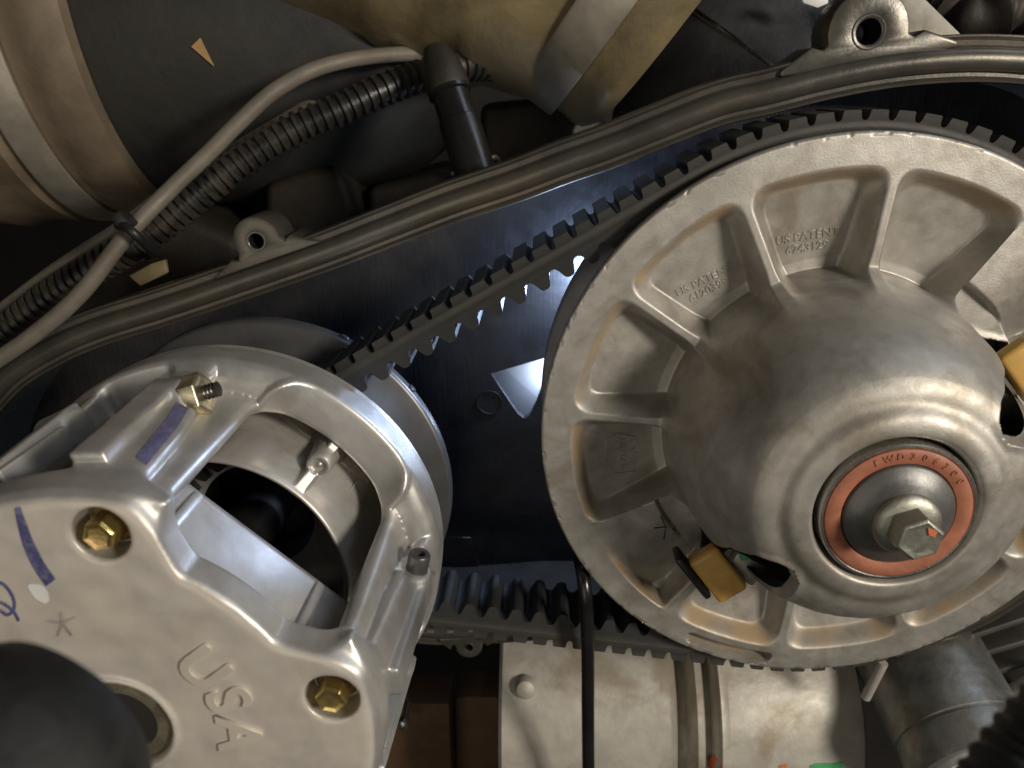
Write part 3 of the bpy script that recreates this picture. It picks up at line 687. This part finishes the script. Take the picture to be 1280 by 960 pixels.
for dg, dr_ in ((62.5, 0.1002), (36.5, 0.1002)):        # small balance burrs on the edge
    b_ = bevel_box('edge_burr', (0.004, 0.003, 0.002), 'sheave_dark', pri, 0.0004, 1); b_.matrix_parent_inverse = Matrix.Translation(PRI).inverted()
    b_.matrix_basis = Matrix.Translation(pp(dr_, dg, -0.0692)) @ Matrix.Rotation(-math.radians(dg - 90), 4, 'Y')
lathe('shaft', [(-0.09, 0.013), (0.090, 0.013), (0.1010, 0.0135), (0.1010, 0.001)], 'thread', PRI, (0, -1, 0), pri, 48)
# spider: a three-sided hub seen through the window
def spider_ring(ap, cut, h):
    out = []
    for k in range(3):
        va = 106.5 + 120 * k
        # two corners where the flat sides meet the truncated tip
        half = math.degrees(math.acos(min(1, ap / cut)))
        for sgn in (-1, 1):
            dgg = va + sgn * (60 - half); out.append((cut, dgg))
    return [pp(r, d, h) for r, d in out]
rings = [spider_ring(0.0400, 0.0640, 0.0460), spider_ring(0.0520, 0.0735, 0.0478), spider_ring(0.0535, 0.0745, 0.0488), spider_ring(0.0562, 0.0765, 0.0535), spider_ring(0.0568, 0.0770, 0.0548), spider_ring(0.0552, 0.0775, 0.0930), spider_ring(0.02, 0.04, 0.0930)]
v = [p for r in rings for p in r]; f = []
for i in range(len(rings) - 1):
    for j in range(6): f.append((i * 6 + j, i * 6 + (j + 1) % 6, (i + 1) * 6 + (j + 1) % 6, (i + 1) * 6 + j))
f.append(tuple((len(rings) - 1) * 6 + j for j in range(6)))
me = pydata('spider', v, f); bm = bmesh.new(); bm.from_mesh(me); bmesh.ops.recalc_face_normals(bm, faces=bm.faces)
bmesh.ops.bevel(bm, geom=[e for e in bm.edges if e.calc_face_angle(0) > 0.3 and len(e.link_faces) == 2], offset=0.0009, segments=2, affect='EDGES', profile=0.5)
bm.to_mesh(me); bm.free(); sharp(new_obj('spider', me, 'alu_pri', pri), 35)
for a_ in (29.5, -27.0):
    g_ = bevel_box('gusset', (0.0042 * KP, 0.036 * KP, 0.0050 * KP), 'alu_pri', pri, 0.0011, 2); g_.matrix_parent_inverse = Matrix.Translation(PRI).inverted()
    g_.matrix_basis = Matrix.Translation(pp(0.0562 / math.cos(math.radians(a_)), WC + a_, 0.0735)) @ Matrix.Rotation(-math.radians(WC - 90), 4, 'Y')
# roller towers in the gaps between the legs
for dg in (106.5, -13.5):
    t_ = bevel_box('roller_tower', (0.027 * KP, 0.070 * KP, 0.022 * KP), 'steel', pri, 0.007, 5)
    t_.data.materials.clear(); t_.data.materials.append(M['tower'])
    t_.matrix_parent_inverse = Matrix.Translation(PRI).inverted(); t_.matrix_basis = Matrix.Translation(pp(0.0770, dg, 0.048)) @ Matrix.Rotation(-math.radians(dg - 90), 4, 'Y')
    for s_ in (-1, 1):
        b_ = bevel_box('slide_pad', (0.0028 * KP, 0.040 * KP, 0.016 * KP), 'whitepaint', pri, 0.0008, 2); b_.data.materials.clear(); b_.data.materials.append(M['alu_pri'])
        b_.matrix_parent_inverse = Matrix.Translation(PRI).inverted(); b_.matrix_basis = Matrix.Translation(pp(0.0865, dg, 0.060)) @ Matrix.Rotation(-math.radians(dg - 90), 4, 'Y') @ Matrix.Translation((s_ * 0.0168 * KP, 0, 0))
# cover bolts
def cover_bolt(deg, rot):
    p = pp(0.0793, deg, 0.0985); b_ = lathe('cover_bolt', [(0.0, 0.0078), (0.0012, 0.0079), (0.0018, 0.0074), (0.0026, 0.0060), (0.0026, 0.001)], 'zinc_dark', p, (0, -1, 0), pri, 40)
    hexhead('hex_head', p + Vector((0, -0.0020, 0)), (0, -1, 0), 0.0053, 0.0102, 'zinc', b_, rot, 0.12)
cover_bolt(83.0, 0.2); cover_bolt(10.0, 0.85); cover_bolt(130.0, 0.5); cover_bolt(-37.0, 0.1)
lathe('hub_cap', [(0.0940, 0.0172), (0.1005, 0.0170), (0.1015, 0.0160), (0.1015, 0.0125), (0.1000, 0.0116), (0.1000, 0.001)], 'zinc_pale', PRI, (0, -1, 0), pri, 56)
# weight pins: nut with stud on the upper leg, socket screw on the lower one
def tang(deg, s): return Vector((-math.sin(math.radians(deg)) * s, 0, math.cos(math.radians(deg)) * s))
lobe = 106.5; tdir = tang(lobe, -1.0); c0 = pp(0.0885, lobe, 0.030)
nut = hexhead('pin_nut', c0 + tdir * (0.0335 * KP), tdir, 0.0086, 0.0066, 'zinc_pale', pri, 0.3, 0.14)
tube('stud', [c0 + tdir * (0.030 * KP + 0.0005 * i) for i in range(31)], lambda s, i: 0.0026 if i % 3 else 0.0031, 'thread', nut, 14)
lobe = -13.5; tdir = tang(lobe, 1.0); c1 = pp(0.0900, lobe, 0.030)
lathe('pin_screw', [(0.0, 0.0046), (0.0078, 0.0046), (0.0086, 0.0040), (0.0086, 0.0024), (0.0060, 0.0023), (0.0060, 0.0002)], 'washer', c1 + tdir * (0.0335 * KP), tdir, pri, 32)
# raised letters
items = []
for chx, px, py in (('U', 253, 835), ('S', 284, 874), ('A', 297, 917)):
    p = patp(px, py, 0.1101); d_ = p - Vector((PRI.x, p.y, PRI.z)); d_.normalize()
    items.append((chx, 0.0205, tmat(p, Vector((d_.z, 0, -d_.x)), (0, -1, 0))))
text_join('raised_lettering', items, 'alu_face', pri, 0.022, None, 0.0008)
# casting numbers on the pulley floor, seen through the window
def sheave_text(s, px, py, size, r0):
    p = hit(px, py, SHEAVE, 0.0002)
    if p is None: return None
    return (s, size, tmat(p, at(px + 10, py + 9, p.y) - at(px, py, p.y), (0, -1, 0)))
items = [q for q in (sheave_text('5633692', 455, 598, 0.0062, 0), sheave_text('-01', 438, 602, 0.0056, 0), sheave_text('20', 462, 618, 0.0056, 0)) if q]
if items: text_join('casting_number', items, 'alu_plate', pri, 0.0, SHEAVE)
# marker strokes and paint dab on the casting
ink('blue_marker_stroke', [(22, 634), (28, 655), (37, 682), (50, 708), (64, 728)], lambda t: 7 + 8 * math.sin(min(1, t * 1.3) * 1.6), 'blue_ink', pri)
ink('marker_letter', [(-6, 726), (6, 731), (16, 745), (18, 760), (10, 768), (0, 762)], 4, 'blue_ink', pri)
ink('marker_letter', [(0, 752), (9, 757), (18, 765), (24, 776)], 4, 'blue_ink', pri)
ink('paint_dab', [(36, 731), (50, 740), (60, 752)], lambda t: 4 + 14 * math.sin(t * 3.0), 'whitepaint', pri)
strokes_pts = [((78, 778), (58, 776)), ((78, 778), (94, 771)), ((78, 778), (90, 794)), ((78, 778), (76, 765)), ((78, 778), (72, 795))]
for a_, b_ in strokes_pts: ink('scribed_star', [a_, ((a_[0] + b_[0]) / 2, (a_[1] + b_[1]) / 2 + 0.5), b_], 3, 'alu_plate', pri)
ink('purple_marker_band', [(228, 507), (214, 530), (196, 552), (176, 577)], 17, 'purple_ink', pri)

# ------------------------------------------------------------------ behind and around the housing
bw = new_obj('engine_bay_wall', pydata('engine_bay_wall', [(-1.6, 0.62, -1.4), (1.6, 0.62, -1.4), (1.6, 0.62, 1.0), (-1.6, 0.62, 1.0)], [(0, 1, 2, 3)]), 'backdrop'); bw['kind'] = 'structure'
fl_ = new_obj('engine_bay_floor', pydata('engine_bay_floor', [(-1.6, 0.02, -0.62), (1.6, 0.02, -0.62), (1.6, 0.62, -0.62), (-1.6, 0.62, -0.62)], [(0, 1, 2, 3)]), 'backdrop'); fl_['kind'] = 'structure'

# airbox: dark drum with the brown hose clamped to its left end
Ya = 0.205
ax0, ax1 = at(160, 38, Ya), at(570, 0, Ya + 0.02); axd = (ax1 - ax0).normalized()
kx = 0.00054; R0 = 0.112
def rdg(t, a): return 1.0 + 0.004 * math.sin(3 * a + t * 40)
ab = lathe('airbox', [(0.010, 0.098), (0.013, 0.106), (0.03, 0.110), (0.08, 0.112), (0.14, 0.109), (0.17, 0.103), (0.19, 0.09), (0.20, 0.07), (0.205, 0.0)], 'airbox', ax0, axd, None, 96, wob=rdg)
tag(ab, 'dark dusty plastic airbox drum beside the brown hose', 'airbox')
hs_ = thing('air_hose', 'wide brown rubber air hose clamped at upper left corner', 'hose', ax0)
lathe('hose_body', [(-0.30, 0.108), (-0.12, 0.108), (-0.10, 0.110), (-0.085, 0.113), (-0.075, 0.110), (-0.06, 0.111), (-0.048, 0.114), (-0.044, 0.111), (-0.016, 0.1115), (-0.010, 0.1150), (0.006, 0.1155), (0.012, 0.113), (0.0135, 0.106)], 'hose', ax0, axd, hs_, 96)
hcl = lathe('hose_clamp', [(-0.040, 0.1120), (-0.040, 0.1138), (-0.038, 0.1142), (-0.024, 0.1142), (-0.022, 0.1138), (-0.022, 0.1120)], 'strap', ax0, axd, hs_, 96)
def tree_of(o): return BVHTree.FromPolygons([v.co[:] for v in o.data.vertices], [p.vertices[:] for p in o.data.polygons])
CT = tree_of(hcl)
q = hit(47, 6, CT, 0.002)
if q:
    cb = bevel_box('clamp_screw_box', (0.016, 0.010, 0.012), 'strap', hs_, 0.0015, 2); cb.matrix_basis = Matrix.Translation(q); cb.matrix_parent_inverse = Matrix.Translation(hs_.location).inverted()
for i in range(7):
    q = hit(40 + i * 0.8, 34 + i * 6.5, CT, 0.0006)
    if q is None: continue
    n_ = bevel_box('clamp_notch', (0.011, 0.0022, 0.0016), 'strap', hs_, 0.0004, 1); n_.matrix_parent_inverse = Matrix.Translation(hs_.location).inverted()
    n_.matrix_basis = Matrix.Translation(q)
AT = tree_of(ab)
lb = extrude_poly('paper_label', [hit(x, y, AT, 0.0012) for x, y in ((240, 58), (251, 47), (268, 82))], 0.0008, 'paper', None, 0.0)
tag(lb, 'small brown triangular paper label on the dark airbox', 'label')

# tan silicone duct with a steel band, top centre
Yd = 0.15
e1 = at(842, 0, Yd); e0 = at(766, -65, Yd); dd = (e0 - e1).normalized()
m1 = at(800, -38, Yd); m0 = at(300, -182, Yd); md = (m0 - m1).normalized()
dk = thing('intake_duct', 'tan silicone intake duct with a steel band clamp at top centre', 'duct', e1)
def dwob(t, a): return 1.0 + 0.010 * math.sin(2 * a + 1 + t * 9) + 0.006 * math.sin(5 * a + t * 31)
lathe('duct_collar', [(-0.0054, 0.0760), (0.0000, 0.0828), (0.0036, 0.0842), (0.0109, 0.0831), (0.0471, 0.0837), (0.0543, 0.0860), (0.0615, 0.0842), (0.0742, 0.0778), (0.0833, 0.0634)], 'silicone', e1, dd, dk, 120, False, 85, dwob)
lathe('duct_body', [(-0.0091, 0.0543), (0.0000, 0.0706), (0.0109, 0.0783), (0.0272, 0.0801), (0.0679, 0.0783), (0.0742, 0.0810), (0.0814, 0.0786), (0.1177, 0.0769), (0.1249, 0.0796), (0.1321, 0.0771), (0.1991, 0.0765), (0.3077, 0.0765)], 'silicone', m1, md, dk, 120, False, 85, dwob)
lathe('band_clamp', [(0.0181, 0.0837), (0.0181, 0.0860), (0.0195, 0.0865), (0.0394, 0.0871), (0.0407, 0.0865), (0.0407, 0.0842)], 'strap', e1, dd, dk, 120, wob=lambda t, a: 1.006)
sc = bevel_box('band_screw', (0.012, 0.012, 0.014), 'strap', dk, 0.002, 2); sc.matrix_parent_inverse = Matrix.Translation(dk.location).inverted(); sc.matrix_basis = Matrix.Translation(at(732, 158, 0.145)) @ Matrix.Rotation(0.5, 4, 'Y')

# dark metal panel to the right of the duct
pn = thing('metal_panel', 'dark grey folded metal panel between duct and housing ear', 'panel', at(930, 60, 0.11))
extrude_poly('upper_face', [at(864, 10, 0.13), at(900, -40, 0.13), at(1050, -40, 0.13), at(1036, 30, 0.12), at(1028, 72, 0.10), at(975, 90, 0.095)], 0.004, 'panel', pn, 0.0006)
extrude_poly('lower_face', [at(862, 12, 0.128), at(973, 92, 0.0935), at(960, 110, 0.10), at(820, 160, 0.13), at(765, 150, 0.15), at(770, 125, 0.15)], 0.004, 'panel', pn, 0.0006)
tube('folded_edge', spline([at(863, 8, 0.128), at(905, 38, 0.115), at(945, 67, 0.103), at(974, 89, 0.093)], 6), 0.0012, 'bright', pn, 8)
extrude_poly('torn_seal', [at(822, 68, 0.10), at(848, 36, 0.10), at(858, 14, 0.10), at(850, -5, 0.10), at(828, -10, 0.10), at(790, 60, 0.10), at(798, 76, 0.10)], 0.006, 'silicone', dk, 0.001)
# bright bracket behind the big ear, and bundle of dark hose beyond
br = extrude_poly('steel_bracket', [at(1100, -20, 0.09), at(1140, -20, 0.09), at(1185, 32, 0.085), at(1210, 48, 0.08), at(1120, 52, 0.08), at(1105, 20, 0.085)], 0.004, 'strap', None, 0.0008)
tag(br, 'pale steel bracket showing behind the large housing ear', 'bracket')
cv = tube('covered_hose', spline([at(1120, -30, 0.15), at(1180, 5, 0.14), at(1215, 22, 0.13), at(1250, 14, 0.13), at(1300, 30, 0.13), at(1360, 60, 0.13)], 10), lambda s, i: 0.014 + 0.003 * math.sin(s * 260) + 0.002 * math.sin(s * 610), 'engine', None, 20)
tag(cv, 'black wrinkled hose in the upper right corner', 'hose')
cl = extrude_poly('bright_clip', [at(998, -12, 0.09), at(1034, -12, 0.09), at(1036, 4, 0.09), at(1022, 10, 0.09), at(1004, 4, 0.09)], 0.004, 'whitepaint', None, 0.0006)
tag(cl, 'tiny bright clip at the top edge above the housing ear', 'clip')

# grey vent tube, corrugated conduit, thin tube and tie
vt = tube('vent_tube', spline([at(-60, 500, 0.012), at(-20, 462, 0.012), at(40, 420, 0.014), at(100, 368, 0.018), at(160, 292, 0.03), at(215, 235, 0.045), at(260, 192, 0.055), at(300, 152, 0.062), at(340, 116, 0.07), at(385, 90, 0.085), at(430, 76, 0.095), at(480, 69, 0.11), at(530, 68, 0.125), at(570, 80, 0.14)], 12), 0.0038, 'tube', None, 18)
tag(vt, 'grey rubber vent tube running diagonally across upper left', 'tube')
cpth = resample(spline([at(-50, 452, 0.050), at(0, 418, 0.050), at(60, 372, 0.052), at(120, 334, 0.054), at(170, 304, 0.056), at(220, 266, 0.060), at(270, 226, 0.064), at(320, 190, 0.070), at(370, 161, 0.076), at(420, 139, 0.082), at(470, 116, 0.09), at(520, 97, 0.10), at(570, 84, 0.11), at(610, 82, 0.125), at(650, 92, 0.145), at(700, 110, 0.17)], 24), 0.0006)
cd = tube('corrugated_conduit', cpth, lambda s, i: 0.0073 + 0.0009 * (1 if (s % 0.0048) < 0.0026 else -1), 'conduit', None, 22, 30)
tag(cd, 'black corrugated wire conduit curving behind the grey tube', 'conduit')
t2 = tube('thin_tube', spline([at(-40, 415, 0.062), at(0, 388, 0.062), at(60, 343, 0.064), at(110, 310, 0.066), at(150, 284, 0.07), at(230, 225, 0.09), at(320, 170, 0.11), at(420, 110, 0.13)], 10), 0.0032, 'tube', None, 14)
tag(t2, 'thin dusty tube lying left of the corrugated conduit', 'tube')
zt = thing('cable_tie', 'black cable tie holding the grey tube to the conduit', 'cable tie', at(168, 296, 0.03))
z_ = bevel_box('tie_head', (0.0085, 0.008, 0.006), 'blackpl', zt, 0.0012, 2); z_.matrix_parent_inverse = Matrix.Translation(zt.location).inverted(); z_.matrix_basis = Matrix.Translation(at(156, 276, 0.027)) @ Matrix.Rotation(0.9, 4, 'Y')
tube('tie_strap', spline([at(148, 282, 0.030), at(158, 284, 0.022), at(172, 296, 0.022), at(186, 310, 0.032), at(193, 318, 0.044), at(186, 322, 0.055)], 8), 0.0021, 'blackpl', zt, 10)

# plug cap standing behind the rim
c0, c1 = at(546, 66, 0.080), at(594, 214, 0.060)
pc = thing('plug_cap', 'black plastic plug cap standing behind the housing rim', 'plug cap', c1)
ln = (c0 - c1).length
lathe('cap_body', [(-0.012, 0.0096), (0.0, 0.0100), (ln * 0.42, 0.0100), (ln * 0.43, 0.0092), (ln * 0.64, 0.0090), (ln * 0.65, 0.0104), (ln * 0.68, 0.0104)], 'cable', c1, c0 - c1, pc, 32)
lathe('cap_boot', [(ln * 0.66, 0.0100), (ln * 0.70, 0.0106), (ln * 0.86, 0.0098), (ln * 0.98, 0.0074), (ln * 1.04, 0.0060), (ln * 1.05, 0.0)], 'engine', c1, c0 - c1, pc, 32)
pl_ = tube('base_clip', spline([at(566, 218, 0.062), at(586, 210, 0.058), at(604, 204, 0.058), at(618, 197, 0.064), at(624, 204, 0.07)], 6), 0.0016, 'zinc_pale', pc, 8)

# engine castings in the dark behind the rim
eg = thing('engine_casting', 'sooty black engine casting in the shade behind the rim', 'engine', at(430, 250, 0.16))
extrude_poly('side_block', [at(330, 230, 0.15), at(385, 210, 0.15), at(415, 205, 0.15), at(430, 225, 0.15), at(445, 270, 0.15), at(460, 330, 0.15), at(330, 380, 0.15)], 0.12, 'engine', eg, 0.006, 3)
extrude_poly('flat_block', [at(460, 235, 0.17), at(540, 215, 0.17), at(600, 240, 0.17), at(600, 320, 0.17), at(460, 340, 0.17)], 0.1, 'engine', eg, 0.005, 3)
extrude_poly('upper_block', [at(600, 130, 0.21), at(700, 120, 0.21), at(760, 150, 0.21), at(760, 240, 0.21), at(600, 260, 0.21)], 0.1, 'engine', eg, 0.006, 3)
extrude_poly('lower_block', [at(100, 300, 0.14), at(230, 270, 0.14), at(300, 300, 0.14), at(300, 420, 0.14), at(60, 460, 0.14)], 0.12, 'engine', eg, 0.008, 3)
bk = extrude_poly('brass_bracket', [at(160, 345, 0.075), at(188, 330, 0.075), at(205, 325, 0.075), at(208, 342, 0.07), at(175, 358, 0.07)], 0.004, 'silicone', None, 0.0008)
tag(bk, 'small tan bracket peeking out below the corrugated conduit', 'bracket')

# gearcase below the belt
gc_ = thing('gearcase', 'pale weathered metal gearcase with raised seam under the belt', 'gearcase', at(860, 900, 0.05))
GY, GR = 0.100, 0.078
gz = at(760, 776, 0.080).z - GR
def gX(px): return at(px, 890, 0.030).x
g0 = Vector((gX(622), GY, gz)); gt = lambda px: gX(px) - g0.x
lathe('case_body', [(0.0, 0.0), (0.0, GR - 0.002), (0.002, GR), (gt(842), GR), (gt(850), GR - 0.004), (gt(856), GR - 0.014), (gt(880), GR - 0.016)], 'gear', g0, (1, 0, 0), gc_, 160)
lathe('case_seam', [(gt(866), GR - 0.018), (gt(869), GR - 0.0080), (gt(872), GR - 0.002), (gt(876), GR + 0.0010), (gt(884), GR + 0.0012), (gt(887), GR - 0.0030), (gt(890), GR - 0.0120), (gt(899), GR - 0.0125)], 'gear', g0, (1, 0, 0), gc_, 160)
lathe('case_end', [(gt(896), GR - 0.014), (gt(899), GR - 0.0062), (gt(902), GR + 0.0010), (gt(906), GR + 0.0028), (gt(912), GR + 0.0020), (gt(918), GR - 0.0006), (gt(1080), GR - 0.0020), (gt(1092), GR - 0.004), (gt(1099), GR - 0.010), (gt(1101), GR - 0.03), (gt(1101), 0.0)], 'gear', g0, (1, 0, 0), gc_, 160)
tube('case_rib', [at(1104, 828, 0.016), at(1093, 850, 0.017), at(1082, 872, 0.019)], 0.0026, 'gear', gc_, 10)
GT = BVHTree.FromPolygons(*(lambda L_: ([tuple(v.co) for o in L_ for v in o.data.vertices], [tuple(i + sum(len(q.data.vertices) for q in L_[:k]) for i in p.vertices) for k, o in enumerate(L_) for p in o.data.polygons]))([o for o in gc_.children]))
lathe('drain_bump', [(0.0, 0.0068), (0.004, 0.0066), (0.0065, 0.0052), (0.0075, 0.0028), (0.0078, 0.0)], 'gear', hit(657, 857, GT, -0.001), (0, -1, 0.35), gc_, 28)
def paint(name, pts, Y, material): return extrude_poly(name, [hit(x, y, GT, 0.0005) for x, y in pts], 0.0004, material, gc_, 0.0)
paint('green_paint_mark', [(1012, 957), (1020, 954), (1040, 954), (1053, 952), (1054, 957), (1048, 963), (1030, 968), (1015, 966)], 0.0216, 'green')
paint('orange_paint_mark', [(884, 948), (893, 945), (901, 952), (903, 963), (892, 966), (885, 958)], 0.0092, 'orange')
paint('orange_paint_mark', [(974, 957), (983, 955), (984, 963), (975, 965)], 0.0216, 'orange')

# black cable hanging in front of the belt
cb_ = tube('black_cable', spline([at(716, 640, 0.060), at(720, 672, 0.040), at(726, 705, 0.012), at(731, 735, 0.001), at(734, 780, -0.001), at(735, 840, -0.001), at(735, 900, -0.002), at(736, 1010, -0.002)], 14), 0.0034, 'cable', None, 18)
tag(cb_, 'glossy black cable hanging in front of the lower belt run', 'cable')

# outlet pipe, lower right
p0 = at(1120, 770, 0.085); p1 = at(1225, 965, -0.005)
pa_ = thing('outlet_pipe', 'grey metal outlet pipe with open end under the large clutch', 'pipe', p1)
ln = (p0 - p1).length
lathe('pipe_body', [(-0.0, 0.0295), (0.0, 0.0335), (0.003, 0.0345), (0.018, 0.0345), (0.0185, 0.0338), (0.020, 0.0338), (0.0205, 0.0345), (ln, 0.036)], 'pipe', p1, p0 - p1, pa_, 72)
lathe('pipe_collar', [(0.012, 0.0294), (0.001, 0.0290), (-0.0035, 0.0285), (-0.0035, 0.0262), (0.012, 0.0255), (0.03, 0.025)], 'white', p1, p0 - p1, pa_, 72)
lathe('pipe_bore', [(0.005, 0.0256), (0.03, 0.025), (0.03, 0.0)], 'rust', p1, p0 - p1, pa_, 48)
# finned casting right of the pipe
fc = thing('finned_cylinder', 'dark finned metal casting at right edge below the clutch', 'casting', at(1270, 810, 0.1))
extrude_poly('fin_core', [at(1150, 770, 0.07), at(1330, 720, 0.07), at(1330, 910, 0.07), at(1190, 880, 0.07)], 0.015, 'engine', fc, 0.003)
for i, (x0, y0, x1, y1) in enumerate(((1195, 800, 1310, 762), (1205, 822, 1310, 792), (1222, 846, 1310, 818), (1235, 868, 1310, 846))):
    extrude_poly('fin', [at(x0, y0, 0.045), at(x1, y1, 0.045), at(x1, y1 + 7, 0.045), at(x0 + 3, y0 + 7, 0.045)], 0.024, 'fin', fc, 0.0012)
tube('fin_lever', spline([at(1215, 880, 0.05), at(1240, 872, 0.045), at(1268, 868, 0.04), at(1310, 840, 0.035)], 6), 0.006, 'gear', fc, 14)

# rusty bracket with ball stud, bottom centre
rbk = thing('rusty_bracket', 'rusty brown bracket with small bright ball stud at bottom', 'bracket', at(540, 930, 0.10))
extrude_poly('bracket_face', [at(440, 880, 0.10), at(562, 880, 0.10), at(566, 1000, 0.10), at(430, 1000, 0.10)], 0.03, 'rust', rbk, 0.002)
extrude_poly('bracket_side', [at(568, 872, 0.12), at(624, 872, 0.12), at(624, 1000, 0.12), at(570, 1000, 0.12)], 0.03, 'rust', rbk, 0.002)
lathe('ball_stud', [(-0.012, 0.0022), (0.0, 0.0022), (0.001, 0.0034), (0.003, 0.0044), (0.005, 0.0044), (0.0075, 0.0032), (0.0085, 0.0)], 'bright', at(506, 897, 0.088), (0, -1, 0), rbk, 24)

# out-of-focus things close to the lens
gp = at(60, 935, -0.218); kn = thing('dark_grip', 'blurred dark rubber grip close to the lens, lower left', 'grip', gp)
lathe('grip_end', [(-0.10, 0.024), (-0.03, 0.0265), (-0.012, 0.0265), (-0.004, 0.025), (0.003, 0.021), (0.0075, 0.013), (0.009, 0.0)], 'grip', at(62, 922, -0.205), at(160, 820, -0.19) - at(0, 975, -0.22), kn, 48)
hz = tube('ribbed_hose_end', resample(spline([at(1400, 850, -0.19), at(1310, 950, -0.195), at(1265, 1010, -0.20), at(1200, 1100, -0.205)], 20), 0.0006), lambda s, i: 0.0112 + 0.0005 * math.sin(s * 2 * math.pi / 0.004), 'grip', None, 32)
tag(hz, 'blurred dark ribbed hose close to the lens, lower right', 'hose')
